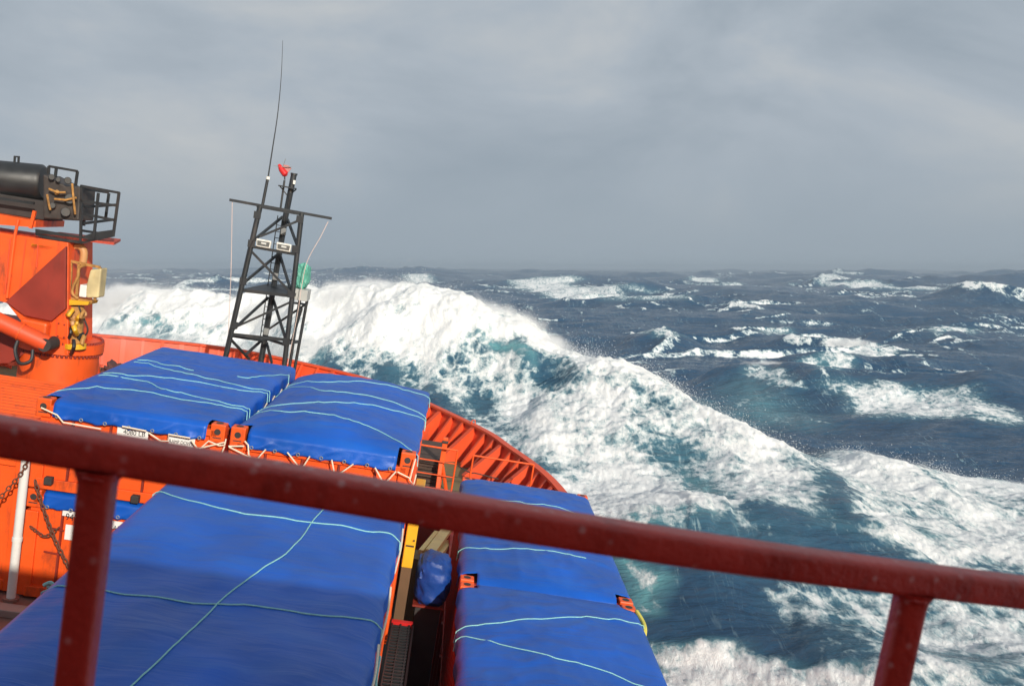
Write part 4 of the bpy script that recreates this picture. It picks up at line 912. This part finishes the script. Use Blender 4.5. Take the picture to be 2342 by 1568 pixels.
for a, b, d0, d1 in (((182, 948), (318, 838), YM, B9), ((215, 928), (400, 852), YM, YM), ((340, 850), (385, 972), B9, YM), ((172, 992), (360, 1188), YM, YM), ((137, 1142), (292, 1012), YM, B9),
                     ((308, 1020), (352, 1165), B9, YM), ((88, 1355), (252, 1205), YM, B9), ((92, 1345), (350, 1228), YM, YM), ((350, 1228), (420, 1236), YM, B9), ((275, 1215), (330, 1390), B9, YM), ((250, 1352), (420, 1238), B9, B9),
                     ((80, 1395), (165, 1485), YM, B9), ((150, 1465), (220, 1402), YM, B9), ((245, 1412), (268, 1502), B9, YM), ((405, 1255), (360, 1400), B9, YM)): br(a, b, d0, d1)
for a, b, d0, d1 in (((172, 973), (382, 1010), YM, YM), ((85, 1372), (330, 1398), YM, YM), ((85, 1380), (235, 1402), YM, B9), ((240, 1385), (395, 1408), B9, B9), ((330, 1415), (395, 1405), YM, B9), ((235, 1390), (330, 1420), B9, YM), ((200, 790), (410, 828), YM, YM)): br(a, b, d0, d1, 0.075, "cross_bar")
MB().bar(M(76, 761), M(541, 846), 0.085, 0.075).build("spreader_bar", MAST, t, bevel=0.005)
# cable runs and junction boxes
MB().tube(spline([M(232, 1480, B9 - 0.12), M(262, 1250, B9 - 0.12), M(300, 1030, B9 - 0.12), M(336, 830, B9 - 0.12), M(352, 730, B9 - 0.12)], 5), 0.022, 7).build("cable_run", BLACK, t, smooth=True)
MB().tube(spline([M(66, 1440, YM - 0.09), M(120, 1190, YM - 0.09), M(176, 960, YM - 0.09), M(205, 960, YM - 0.1)], 5), 0.014, 7).build("cable_run", BLACK, t, smooth=True)
for x_, y_, d_ in ((243, 1360, B9 - 0.14), (285, 1110, B9 - 0.14), (322, 905, B9 - 0.14)):
    j_ = M(x_, y_, d_); MB().box(j_.x - 0.07, j_.x + 0.07, j_.y - 0.06, j_.y + 0.04, j_.z - 0.10, j_.z + 0.10).build("junction_box", GREY, t, bevel=0.01)
for x_, y_ in ((205, 830), (178, 960), (140, 1130), (100, 1330), (398, 850), (378, 985), (358, 1190), (336, 1405)):
    j_ = M(x_, y_, YM); MB().box(j_.x - 0.10, j_.x + 0.10, j_.y - 0.085, j_.y - 0.073, j_.z - 0.10, j_.z + 0.10).build("gusset_plate", MAST, t)
# working platform at half height
p0, p1 = M(132, 1166), M(362, 1192)
MB().prism([p0, p1, M(430, 1165, B9 + 0.1), M(262, 1140, B9 + 0.2)], (0, 0, -0.09)).build("platform", MAST, t)
bx = M(405, 1188, YM + 0.5)
b = MB(); b.box(bx.x - 0.22, bx.x + 0.20, YM + 0.25, YM + 0.85, bx.z - 0.18, bx.z + 0.14); b.build("instrument_box", mat("pale_grey_paint", (0.42, 0.44, 0.43), 0.5), t, bevel=0.01)
# crosshead
c0 = M(305, 697, B9); c1 = M(380, 711, B9)
MB().bar(c0 + Vector((0, -0.1, 0)), c1 + Vector((0, -0.1, 0)), 0.30, 0.04).build("crosshead", MAST, t)
for a in ((306, 700), (379, 713)): MB().bar(M(*a, B9 - 0.1), M(342, 745, B9), 0.03).build("knee", MAST, t)
MB().cyl(M(369, 648, B9), M(370, 640, B9), 0.10, 12).build("pole_cap", MAST, t)
MB().bar(M(370, 690, B9 - .12), M(372, 672, B9 - .12), 0.06, 0.06).build("lamp", WHITE, t)
MB().tube([M(308, 800, B9), M(326, 672, B9)], 0.030, 8).build("vane_pole", MAST, t, smooth=True)
# ladder
la0, la1 = M(214, 1400, B9 - 0.1), M(296, 832, B9 - 0.1); lb0, lb1 = M(236, 1404, B9 - 0.1), M(318, 836, B9 - 0.1)
lad = MB().tube([la0, la1], 0.016, 6).tube([lb0, lb1], 0.016, 6).build("ladder", MAST, t)
b = MB()
for i in range(20): k = (i + 0.5) / 20; b.tube([la0.lerp(la1, k), lb0.lerp(lb1, k)], 0.011, 5)
b.build("rungs", MAST, lad)
def flood(x, y, label):
    p = M(x, y, YM - 0.12)
    f_ = thing("floodlight", label, "floodlight", (p.x, p.y, p.z - 0.15), "floodlights on the lattice mast")
    b = MB().prism([(p.x - 0.19, p.y, p.z - 0.12), (p.x + 0.19, p.y, p.z - 0.13), (p.x + 0.21, p.y, p.z + 0.09), (p.x - 0.21, p.y, p.z + 0.10)], (0, 0.14, -0.03)); b.build("housing", WHITE, f_, bevel=0.02)
    b = MB().prism([(p.x - 0.165, p.y - 0.004, p.z - 0.095), (p.x + 0.165, p.y - 0.004, p.z - 0.10), (p.x + 0.18, p.y - 0.004, p.z + 0.045), (p.x - 0.18, p.y - 0.004, p.z + 0.05)], (0, 0.02, 0)); b.build("lens", mat("dark_lamp_glass", (0.14, 0.145, 0.14), 0.1), f_, bevel=0.01)
    b = MB().prism([(p.x - 0.06, p.y - 0.008, p.z - 0.03), (p.x + 0.08, p.y - 0.008, p.z - 0.035), (p.x + 0.08, p.y - 0.008, p.z + 0.01), (p.x - 0.06, p.y - 0.008, p.z + 0.015)], (0, 0.01, 0)); b.build("reflector", GLASS, f_)
    b = MB().bar((p.x - 0.1, p.y + 0.08, p.z - 0.17), (p.x + 0.1, p.y + 0.08, p.z - 0.175), 0.05); b.build("bracket", MAST, f_)
flood(230, 957, "white floodlight on the mast, on the port end of its bar"); flood(322, 973, "white floodlight on the mast, beside the thick central pole")
p = M(405, 1110, YM + 0.55)
lump("wrapped_lamp", (p.x, p.y, p.z), 0.21, 0.21, 0.34, GREENW, "tall lumpy bundle in turquoise green wrapping on the mast platform", "bundle", 61, 0.30)
# whip aerial and its mount
t2 = thing("whip_antenna", "long thin whip aerial bending above the mast", "antenna", M(228, 790))
MB().tube([M(226, 785), M(250, 662)], 0.042, 10).build("mount", MAST, t2, smooth=True)
MB().cyl(M(250, 668), M(252, 655), 0.055, 10).build("collar", WHITE, t2)
wp = spline([M(251, 660), M(271, 530), M(295, 370), M(311, 200), M(318, 35)], 8)
MB().tube(wp, [0.022 - 0.017 * i / (len(wp) - 1) for i in range(len(wp))], 7).build("whip", MAST, t2, smooth=True)
# wind monitor
t3 = thing("wind_vane", "small red and grey wind vane with propeller on the mast top", "wind vane", M(327, 668, B9))
c0 = M(327, 640, B9)
MB().tube([M(327, 670, B9), c0], 0.02, 8).build("stem", MAST, t3)
MB().tube([M(300, 600, B9), M(312, 622, B9), M(330, 645, B9), M(336, 652, B9)], [0.04, 0.085, 0.10, 0.03], 12).build("body", REDV, t3, smooth=True)
MB().prism([M(322, 600, B9), M(345, 605, B9), M(358, 618, B9), M(340, 640, B9), M(322, 618, B9)], (0, 0.02, 0)).build("tail_fin", mat("pale_red_fin", (0.45, 0.20, 0.19), 0.5), t3)
for a in ((277, 606), (331, 574), (360, 612)): MB().bar(M(318, 612, B9 - 0.04), M(*a, B9 - 0.04), 0.035, 0.012).build("blade", GREY, t3)
rope([M(88, 770), M(86, 900), M(82, 1100), M(72, 1330), M(68, 1440)], "thin pale signal line hanging from the port end of the spreader", "signal lines on the mast", 0.010, mat("pale_line", (0.62, 0.50, 0.46), 0.8), "signal_line", "line")
rope([M(525, 860), M(490, 930), M(430, 1040), M(405, 1150), M(385, 1280), M(340, 1510)], "thin pale signal line running from the starboard spreader end to the deck", "signal lines on the mast", 0.010, mat("pale_line", (0.62, 0.50, 0.46), 0.8), "signal_line", "line")

# ------------------------------------------------------------------ deck crane
YK = 20.0
def K(u, v, d=YK): return at(u, v, d)
kz = lambda x, y: (0.3583 * x, 337.2 + 0.3583 * y)
t = thing("deck_crane", "big orange deck crane with black winch top and railed platform", "crane", (-7.95, 20.5, -9))
cx_, cy_ = -7.93, 20.7
MB().cyl((cx_, cy_, -9), (cx_, cy_, -4.02), 0.80, 40, 0.76).build("pedestal", ORANGE, t, smooth=True)
ring = MB(); ring.cyl((cx_, cy_, -4.0), (cx_, cy_, -3.80), 0.84, 48); ro = ring.build("slewing_ring", ORANGE, t, smooth=True)
for z in (-4.03, -3.79):
    b = MB()
    for i in range(60):
        a_ = 2 * math.pi * i / 60; x, y = cx_ + 0.80 * math.cos(a_), cy_ + 0.80 * math.sin(a_); b.cyl((x, y, z - 0.025), (x, y, z + 0.035), 0.028, 6)
    b.build("ring_bolts", OXIDE, ro)
# tower: plated house
hz = K(156, 560).x
f_ = 19.95
pt = lambda u, v: K(u, v, f_)
MB().prism([pt(100, 800), pt(156, 812), pt(156, 555), pt(-80, 520), pt(-120, 660), pt(15, 693)], (0, 1.3, 0)).build("tower", ORANGE, t, bevel=0.02)
MB().prism([pt(18, 689), pt(155, 563), pt(154, 705), pt(122, 733), pt(60, 720)], (0, -0.10, 0)).build("shadow_plate", OXIDE, t, bevel=0.01)  # dark triangle is a cast shadow, built on as a dark red plate
MB().prism([pt(60, 724), pt(120, 737), pt(112, 800), pt(50, 772)], (0, -0.25, 0)).build("motor_cover", ORANGE, t, bevel=0.05)
# weld seams, a bolted hatch and small fittings on the tower
for (u0, v0), (u1, v1) in (((60, 545), (45, 665)), ((112, 740), (108, 800)), ((130, 716), (128, 806)), ((-20, 535), (-30, 672))):
    MB().bar(pt(u0, v0) + Vector((0, -0.004, 0)), pt(u1, v1) + Vector((0, -0.004, 0)), 0.022, 0.012, up=(0, 1, 0)).build("weld_seam", DECKO, t)
MB().prism([pt(133, 735), pt(152, 739), pt(151, 775), pt(131, 771)], (0, -0.03, 0)).build("access_hatch", ORANGE, t, bevel=0.008)
for u, v in ((136, 739), (149, 742), (148, 771), (134, 768)): MB().cyl(pt(u, v) + Vector((0, -0.03, 0)), pt(u, v) + Vector((0, -0.05, 0)), 0.018, 6).build("hatch_bolt", OXIDE, t)
for u0, v0, u1, v1 in ((25, 545, 12, 670), (88, 560, 84, 612)): MB().tube([pt(u0, v0) + Vector((0, -0.02, 0)), pt(u1, v1) + Vector((0, -0.02, 0))], 0.014, 6).build("conduit", DECKO, t, smooth=True)
# luffing cylinder
p, q = K(-30, 722, 19.3), K(108, 787, 19.45)
MB().tube([p, q], 0.17, 20).build("luffing_cylinder", DECKO, t, smooth=True)
MB().tube([p + (q - p) * 0.55, p + (q - p) * 0.57], 0.185, 20).build("clamp_band", ORANGE, t)
MB().cyl(q + Vector((0, -0.15, 0)), q + Vector((0, 0.3, 0)), 0.13, 16).build("cylinder_pin", DARK, t)
hs = MB(); hs.tube(spline([K(45, 770, 19.4), K(35, 800, 19.3), K(45, 830, 19.3), K(70, 825, 19.4), K(75, 800, 19.5)], 6), 0.035, 8); hs.build("hose", BLACK, t, smooth=True)
MB().box(-10.4, -8.5, 20.2, 21.6, -4.25, -3.62).build("jib_foot", OXIDE, t, bevel=0.03)
MB().prism([K(-60, 745, 20.1), K(40, 760, 20.1), K(70, 800, 20.1), K(20, 830, 20.1), K(-60, 830, 20.1)], (0, 0.5, 0)).build("counter_frame", OXIDE, t)
# long thin pipe on the tower
MB().tube([K(*kz(118, 460), 19.9), K(*kz(95, 560), 19.88), K(*kz(45, 960), 19.88)], 0.030, 8).build("riser_pipe", ORANGE, t, smooth=True)
# deck of the machinery platform
MB().prism([pt(-120, 470), pt(82, 505), pt(80, 520), pt(-120, 505)], (0, 1.4, 0)).build("machine_deck", ORANGE, t)
MB().prism([K(*kz(225, 560)), K(*kz(300, 585)), K(*kz(520, 615)), K(*kz(722, 570)), K(*kz(722, 525)), K(*kz(610, 540)), K(*kz(520, 568)), K(*kz(225, 520))], (0, 0.05, 0)).build("platform_edge", BLACK, t)
pz = K(*kz(500, 570)).z
MB().prism([K(*kz(225, 545)), K(*kz(515, 580)), Vector((K(*kz(735, 560)).x, 20.0, pz)), Vector((K(*kz(640, 560)).x, 21.2, pz + 0.0)), Vector((K(*kz(225, 545)).x, 21.2, K(*kz(225, 545)).z))], (0, 0, -0.05)).build("platform", mat("orange_grating", (0.45, 0.06, 0.03), 0.7, var=0.3, scale=30), t)
# railing cage
b = MB(); TR = []
cage = [((520, 245), (515, 600)), ((552, 285), (538, 500)), ((625, 285), (595, 590)), ((695, 290), (670, 470)), ((760, 285), (722, 568))]
def rl(a, c_, d0=YK, d1=YK, r=0.024): MB().bar(K(*kz(*a), d0), K(*kz(*c_), d1), r * 2).build("rail_bar", BLACK, t)
Y2 = YK + 1.1
for a, c_ in (((520, 245), (515, 605)), ((760, 287), (722, 568)), ((628, 290), (598, 590))): rl(a, c_)
for a, c_ in (((552, 285), (535, 500)), ((695, 292), (672, 470))): rl(a, c_, Y2, Y2)
for a, c_ in (((515, 245), (762, 290)), ((520, 262), (690, 288)), ((510, 340), (748, 372)), ((540, 380), (742, 366)), ((540, 425), (735, 465)), ((530, 485), (725, 460)), ((520, 530), (722, 560))): rl(a, c_, YK, YK if a[1] in (245, 340, 425) else Y2 - 0.4)
for a, c_ in (((312, 120), (495, 152)), ((312, 120), (305, 250)), ((360, 130), (345, 250)), ((495, 152), (482, 245))): rl(a, c_, YK + 0.4, YK + 0.4)
# black winch drum on top
p, q = K(-140, 395, 20.6), K(103, 418, 20.6)
MB().tube([p, q - (q - p) * 0.03, q], [0.36, 0.36, 0.31], 32).build("winch_drum", BLACK, t, smooth=True)
MB().box(K(-100, 480).x, K(100, 480).x, 20.3, 21.0, K(60, 500).z, K(60, 455).z).build("drum_base", DARK, t, bevel=0.02)
MB().prism([K(98, 398), K(150, 425), K(185, 428), K(180, 505), K(98, 500)], (0, 0.8, 0)).build("machinery_box", mat("sooty_steel", (0.045, 0.035, 0.03), 0.55, var=0.5, scale=6), t, bevel=0.03)
for i, (u, v, r) in enumerate(((118, 405, 0.06), (133, 411, 0.05), (155, 413, 0.07), (130, 440, 0.05), (160, 455, 0.10), (120, 470, 0.06), (150, 485, 0.09))):
    MB().cyl(K(u, v, 19.98), K(u, v, 19.88), r, 14).build("gear_housing", BLACK if i != 3 else RUSTY, t, bevel=0.01)
for u0, v0, u1, v1 in ((112, 432, 150, 440), (125, 455, 175, 452), (165, 420, 172, 490), (108, 445, 115, 480)):
    MB().tube([K(u0, v0, 19.86), K((u0 + u1) / 2, (v0 + v1) / 2 + 4, 19.82), K(u1, v1, 19.86)], 0.022, 7).build("hydraulic_pipe", RUSTY, t, smooth=True)
MB().bar(K(-60, 445, 19.95), K(78, 465, 19.95), 0.05).build("drum_rail", BLACK, t)
for u in (33, 42): MB().bar(K(u, 375, 20.6), K(u + 1, 357, 20.6), 0.035).build("lifting_lug", BLACK, t)
MB().bar(K(33, 358, 20.6), K(43, 359, 20.6), 0.03).build("lug_bar", BLACK, t)
MB().bar(K(*kz(195, 515), 19.9), K(*kz(222, 405), 19.9), 0.06).build("post", ORANGE, t)
# yellow underside beam, tan elbow, lamp bracket, hydraulic swivel
MB().prism([pt(72, 557), pt(125, 566), pt(110, 570), pt(70, 568)], (0, 0.9, 0)).build("underside_beam", YELLOW, t)
MB().tube(spline([K(160, 563, 20.3), K(182, 563, 20.3), K(192, 578, 20.3), K(188, 608, 20.3)], 6), 0.075, 14).build("elbow_pipe", TAN, t, smooth=True)
fr = MB()
for a, c_ in (((450, 725), (640, 765)), ((450, 960), (590, 985)), ((455, 730), (445, 965)), ((505, 735), (490, 960)), ((640, 765), (605, 975))): fr.bar(K(*kz(*a), 20.1), K(*kz(*c_), 20.1), 0.05)
fr.tube(spline([K(*kz(q0, w0), 20.05) for q0, w0 in ((545, 750), (505, 770), (495, 830), (470, 880), (462, 930), (500, 965))], 5), 0.03, 8)
fr.build("lamp_bracket", RUSTY, t)
MB().prism([K(*kz(575, 780), 20.0), K(*kz(648, 772), 20.0), K(*kz(628, 960), 20.0), K(*kz(550, 960), 20.0), K(*kz(545, 900), 20.0)], (0, 0.35, 0)).build("searchlight", mat("cream_weathered", (0.55, 0.46, 0.24), 0.5, var=0.3, stain=(0.45, 0.28, 0.05), stain_amt=0.9), t, bevel=0.03)
MB().box(K(*kz(500, 960)).x, K(*kz(548, 960)).x, 20.0, 20.3, K(*kz(520, 955)).z, K(*kz(520, 875)).z).build("lamp_ballast", WHITE, t, bevel=0.02)
MB().prism([K(*kz(430, 970)), K(*kz(570, 985)), K(*kz(560, 1005)), K(*kz(430, 1005))], (0, 0.5, 0)).build("bracket_plate", YELLOW, t)
random.seed(4)
for i in range(16):
    x0, y0 = random.uniform(445, 545), random.uniform(1020, 1230); d0 = 20.0 + random.uniform(-0.15, 0.3)
    P = [K(*kz(x0, y0), d0), K(*kz(x0 + random.uniform(-40, 40), y0 + random.uniform(10, 50)), d0 - 0.1), K(*kz(x0 + random.uniform(-50, 30), y0 + random.uniform(30, 90)), d0 + 0.1)]
    MB().tube(spline(P, 4), random.uniform(0.025, 0.05), 8).build("hydraulic_hose", (RUSTY, YELLOW, BLACK, TAN)[i % 4], t, smooth=True)
MB().cyl(K(172, 790, 20.2), K(176, 700, 20.2), 0.14, 16).build("hydraulic_swivel", RUSTY, t, smooth=True)
MB().cyl(K(172, 797, 20.1), K(172, 785, 20.1), 0.21, 18).build("swivel_base", YELLOW, t, bevel=0.01)
MB().tube(spline([K(*kz(500, 1010), 20.1), K(*kz(540, 1100), 20.05), K(*kz(560, 1170), 20.05), K(*kz(525, 1220), 20.1)], 5), 0.018, 7).build("cable", DARK, t, smooth=True)

# ------------------------------------------------------------------ near handrail of the bridge gallery, and the bridge behind it
SALTED = mat("salted_red_rail_paint", (0.43, 0.042, 0.030), 0.38, var=0.22, scale=7.0, stain=(0.15, 0.012, 0.010), stain_amt=0.6, stain_scale=12.0, bump=0.2, bscale=70)
nt = SALTED.node_tree; N = nt.nodes; L = nt.links; tc = N.new("ShaderNodeTexCoord"); bs = N["Principled BSDF"]
vo = N.new("ShaderNodeTexVoronoi"); vo.inputs["Scale"].default_value = 42; L.new(tc.outputs["Object"], vo.inputs[0])
s1 = N.new("ShaderNodeMapRange"); s1.interpolation_type = 'SMOOTHSTEP'; s1.inputs[1].default_value = 0.36; s1.inputs[2].default_value = 0.05; L.new(vo.outputs["Distance"], s1.inputs[0])
sc_ = N.new("ShaderNodeSeparateColor"); L.new(vo.outputs["Color"], sc_.inputs[0])
s2 = N.new("ShaderNodeMapRange"); s2.inputs[1].default_value = 0.62; s2.inputs[2].default_value = 1.0; s2.inputs[4].default_value = 0.55; L.new(sc_.outputs[0], s2.inputs[0])
s3 = N.new("ShaderNodeMath"); s3.operation = 'MULTIPLY'; L.new(s1.outputs[0], s3.inputs[0]); L.new(s2.outputs[0], s3.inputs[1])
old = bs.inputs["Base Color"].links[0].from_socket; mm = N.new("ShaderNodeMix"); mm.data_type = 'RGBA'
L.new(s3.outputs[0], mm.inputs[0]); L.new(old, mm.inputs[6]); mm.inputs[7].default_value = (0.62, 0.52, 0.50, 1); L.new(mm.outputs[2], bs.inputs["Base Color"])
t = thing("handrail", "glossy dark red steel handrail crossing close in front, on two posts", "handrail", (0.1, 1.4, -1.6))
RP = spline([at(-420, 920, 1.27), at(0, 996, 1.32), at(600, 1094, 1.37), at(1171, 1191, 1.42), at(1750, 1279, 1.50), at(2342, 1354, 1.60), at(2760, 1405, 1.66)], 8)
def boxtube(pts, ry, rz, n=40, ex=0.42):
    b = MB(); m = len(pts)
    for i, p in enumerate(pts):
        d = (pts[min(i + 1, m - 1)] - pts[max(i - 1, 0)]).normalized(); a = d.cross(Vector((0, 0, 1))).normalized(); c = a.cross(d)
        for k in range(n):
            q = 2 * math.pi * k / n; cs, sn = math.cos(q), math.sin(q)
            o = p + a * (math.copysign(abs(cs) ** ex, cs) * ry) + c * (math.copysign(abs(sn) ** ex, sn) * rz); b.v.append(tuple(o))
    for i in range(m - 1):
        for k in range(n): b.f.append((i * n + k, i * n + (k + 1) % n, (i + 1) * n + (k + 1) % n, (i + 1) * n + k))
    return b
boxtube(RP, 0.028, 0.0255).build("top_rail", SALTED, t, smooth=True)
for (u, v, y, r) in ((232, 1040, 1.335, 0.0235), (2092, 1325, 1.555, 0.0245)):
    p = at(u, v, y); b = MB(); nn = 40
    for dz, k_ in ((-1.3, 1), (-0.045, 1), (-0.036, 1.03), (-0.029, 1.10), (-0.018, 1.3)):
        for q in range(nn):
            c_, s_ = math.cos(2 * math.pi * q / nn), math.sin(2 * math.pi * q / nn)
            b.v.append((p.x + math.copysign(abs(c_) ** 0.5, c_) * r * k_, p.y + math.copysign(abs(s_) ** 0.5, s_) * r * k_, p.z + dz))
    for i in range(4):
        for q in range(nn): b.f.append((i * nn + q, i * nn + (q + 1) % nn, (i + 1) * nn + (q + 1) % nn, (i + 1) * nn + q))
    b.build("post", SALTED, t, smooth=True)
    wb_ = MB(); wb_.tube([(p.x + (r * 1.16 + 0.0012 * math.sin(9 * q)) * math.cos(q), p.y + (r * 1.16 + 0.0012 * math.sin(9 * q)) * math.sin(q), p.z - 0.0275 + 0.0008 * math.sin(13 * q)) for q in [2 * math.pi * k / 48 for k in range(49)]], 0.0028, 8, caps=False); wb_.build("weld_bead", SALTED, t, smooth=True)
t = thing("wheelhouse", "orange wheelhouse block of the ship behind the handrail", "wheelhouse", (-7, -4, -9))
MB().box(-17.0, 3.4, -8.0, -0.55, -9.0, 0.60).build("house", ORANGE, t)
MB().box(-17.1, 3.55, -8.1, -0.48, 0.602, 0.74).build("roof", WHITE, t)
MB().box(-17.0, 3.4, -0.545, 1.75, -1.85, -1.72).build("gallery_deck", OXIDE, t)
b = MB()
for i in range(12): b.box(-16.6 + i * 1.66, -15.2 + i * 1.66, -0.556, -0.548, -0.75, 0.35)
b.build("window_glass", mat("dark_window", (0.02, 0.025, 0.03), 0.08), t)

# ------------------------------------------------------------------ blown spray over the breaking sea
def mist_mat(name, dens, nscale=0.45, lo=0.42, hi=0.60):
    m = bpy.data.materials.new(name); m.use_nodes = True; nt = m.node_tree; N = nt.nodes; L = nt.links
    for n in list(N): N.remove(n)
    out = N.new("ShaderNodeOutputMaterial"); v = N.new("ShaderNodeVolumePrincipled")
    v.inputs["Color"].default_value = (0.975, 0.988, 1.0, 1); v.inputs["Anisotropy"].default_value = -0.2
    tc = N.new("ShaderNodeTexCoord"); ln = N.new("ShaderNodeVectorMath"); ln.operation = 'LENGTH'; L.new(tc.outputs["Object"], ln.inputs[0])
    f = N.new("ShaderNodeMapRange"); f.interpolation_type = 'SMOOTHSTEP'; f.inputs[1].default_value = 0.95; f.inputs[2].default_value = 0.25; L.new(ln.outputs["Value"], f.inputs[0])
    ge = N.new("ShaderNodeNewGeometry"); n = N.new("ShaderNodeTexNoise"); n.inputs["Scale"].default_value = nscale; n.inputs["Detail"].default_value = 6; n.inputs["Roughness"].default_value = 0.74; n.inputs["Distortion"].default_value = 0.5
    L.new(ge.outputs["Position"], n.inputs[0])
    a = N.new("ShaderNodeMath"); a.operation = 'MULTIPLY_ADD'; L.new(f.outputs[0], a.inputs[0]); a.inputs[1].default_value = 0.34; L.new(n.outputs[0], a.inputs[2])
    r = N.new("ShaderNodeMapRange"); r.interpolation_type = 'SMOOTHSTEP'; r.inputs[1].default_value = lo + 0.17; r.inputs[2].default_value = hi + 0.30; L.new(a.outputs[0], r.inputs[0])
    k = N.new("ShaderNodeMath"); k.operation = 'MULTIPLY'; L.new(r.outputs[0], k.inputs[0]); L.new(f.outputs[0], k.inputs[1])
    k2 = N.new("ShaderNodeMath"); k2.operation = 'MULTIPLY'; L.new(k.outputs[0], k2.inputs[0]); k2.inputs[1].default_value = dens
    L.new(k2.outputs[0], v.inputs["Density"]); L.new(v.outputs[0], out.inputs["Volume"])
    return m
random.seed(21)
PM = {}
def plume(c, s, m):
    if m.name not in PM:
        b = MB(); nu, nv = 20, 12
        for j in range(nv + 1):
            for i in range(nu):
                p_, t_ = math.pi * j / nv, 2 * math.pi * i / nu; b.v.append((math.sin(p_) * math.cos(t_), math.sin(p_) * math.sin(t_), math.cos(p_)))
        for j in range(nv):
            for i in range(nu): b.f.append((j * nu + i, (j + 1) * nu + i, (j + 1) * nu + (i + 1) % nu, j * nu + (i + 1) % nu))
        me = bpy.data.meshes.new("spray_or_added_mist"); me.from_pydata(b.v, [], b.f); me.materials.append(m); PM[m.name] = me
    o = bpy.data.objects.new("spray_or_added_mist", PM[m.name]); COL.objects.link(o); o.location = c; o.scale = s; o["kind"] = "stuff"
    return o
def plumes(R, x0, x1, n, up, s, m, dy=0.0, rz=0.0):
    for i in range(n):
        x = x0 + (x1 - x0) * (i + 0.5) / n; y = float(np.interp(x, R[0], R[1])) + dy; z = float(np.interp(x, R[0], R[2]))
        o = plume((x, y, z * 0.97 + up), s, m)
        j = float(np.interp(x + 1, R[0], R[1]) - np.interp(x - 1, R[0], R[1])) / 2; o.rotation_euler = (0, 0, math.atan(j))
DENSE = mist_mat("dense_spray", 2.0, 0.60); THIN = mist_mat("thin_spray", 1.1, 0.8)
plumes(_R1, -36, 1, 8, -0.9, (5.4, 4.5, 2.4), DENSE, 0.0)
plumes(_R1, -10, -1, 5, -0.25, (3.4, 3.6, 1.8), THIN, 1.0); plumes(_R1, -1, 3, 2, -0.25, (2.4, 2.6, 1.2), THIN, 0.3)
plumes(_R1, 2.5, 6, 3, -0.35, (1.6, 1.8, 0.7), THIN, -0.2)
plumes(_R1, -34, -10, 5, -3.6, (5.5, 4.0, 2.6), THIN, -6.0)
plumes(_R2, 15.8, 27, 9, -0.2, (2.0, 2.6, 0.55), THIN, 0.0)
for bx_ in BREAKERS[:2]: plume((bx_[0], bx_[1] + 0.5, bx_[5] + 0.3), (4.5, 2.2, 0.8), THIN)

VEIL = mist_mat("added_veil_mist", 0.05, 0.25)  # thin mist added to lift the darks, standing in for a wet window's veil
for c_, s_ in (((-9.0, 15.5, -1.5), (3.2, 3.0, 3.0)), ((-9.5, 24.0, -3.6), (7.0, 4.0, 2.2))):
    w_ = SHIP @ Vector(c_); plume(w_, s_, VEIL)

# flying drops torn off the crests by the wind
rs = np.random.RandomState(9)
def drops(R, x0, x1, n, up, back):
    x = rs.uniform(x0, x1, n); cl = 0.5 + 0.5 * gn(x * 0.55, x * 0 + 3.3, 71); x = x[rs.rand(n) < np.clip(cl * 1.5 - 0.25, 0.05, 1)]; n = len(x)
    y = np.interp(x, R[0], R[1]) + rs.normal(0.5, back, n); h = sea(x, y, foam=False)
    return np.stack([x, y, h + rs.exponential(up, n)], -1)
D_ = [drops(_R1, -34, 13.5, 60000, 0.26, 1.0), drops(_R2, 15, 27, 14000, 0.16, 0.8)]
P_ = np.concatenate(D_); s_ = (0.0035 + 0.011 * rs.rand(len(P_)) ** 4)[:, None]
T4 = np.array([(1, 1, 1), (-1, -1, 1), (-1, 1, -1), (1, -1, -1)], float)
V_ = (P_[:, None, :] + T4[None] * s_[:, None, :]).reshape(-1, 3); F_ = (np.arange(len(P_))[:, None, None] * 4 + np.array([(0, 1, 2), (0, 3, 1), (0, 2, 3), (1, 3, 2)])[None]).reshape(-1, 3)
me = bpy.data.meshes.new("spray_droplets"); me.from_pydata(V_.tolist(), [], F_.tolist()); me.update(); me.materials.append(mat("white_spray_drops", (0.88, 0.90, 0.90), 0.6, var=0.03))
o = bpy.data.objects.new("spray_droplets", me); COL.objects.link(o); o["kind"] = "stuff"

# the salt-laden air over the whole sea
hz = MB().box(-9400, 9400, -80, 12400, -16, 22)
me = bpy.data.meshes.new("haze"); me.from_pydata(hz.v, [], hz.f); me.update()
m = bpy.data.materials.new("sea_air"); m.use_nodes = True
for n in list(m.node_tree.nodes): m.node_tree.nodes.remove(n)
o_ = m.node_tree.nodes.new("ShaderNodeOutputMaterial"); v_ = m.node_tree.nodes.new("ShaderNodeVolumePrincipled")
v_.inputs["Density"].default_value = 0.00055; v_.inputs["Color"].default_value = (0.47, 0.56, 0.65, 1); v_.inputs["Anisotropy"].default_value = 0.0
m.node_tree.links.new(v_.outputs[0], o_.inputs["Volume"]); me.materials.append(m)
ho = bpy.data.objects.new("haze", me); COL.objects.link(ho); ho["kind"] = "stuff"
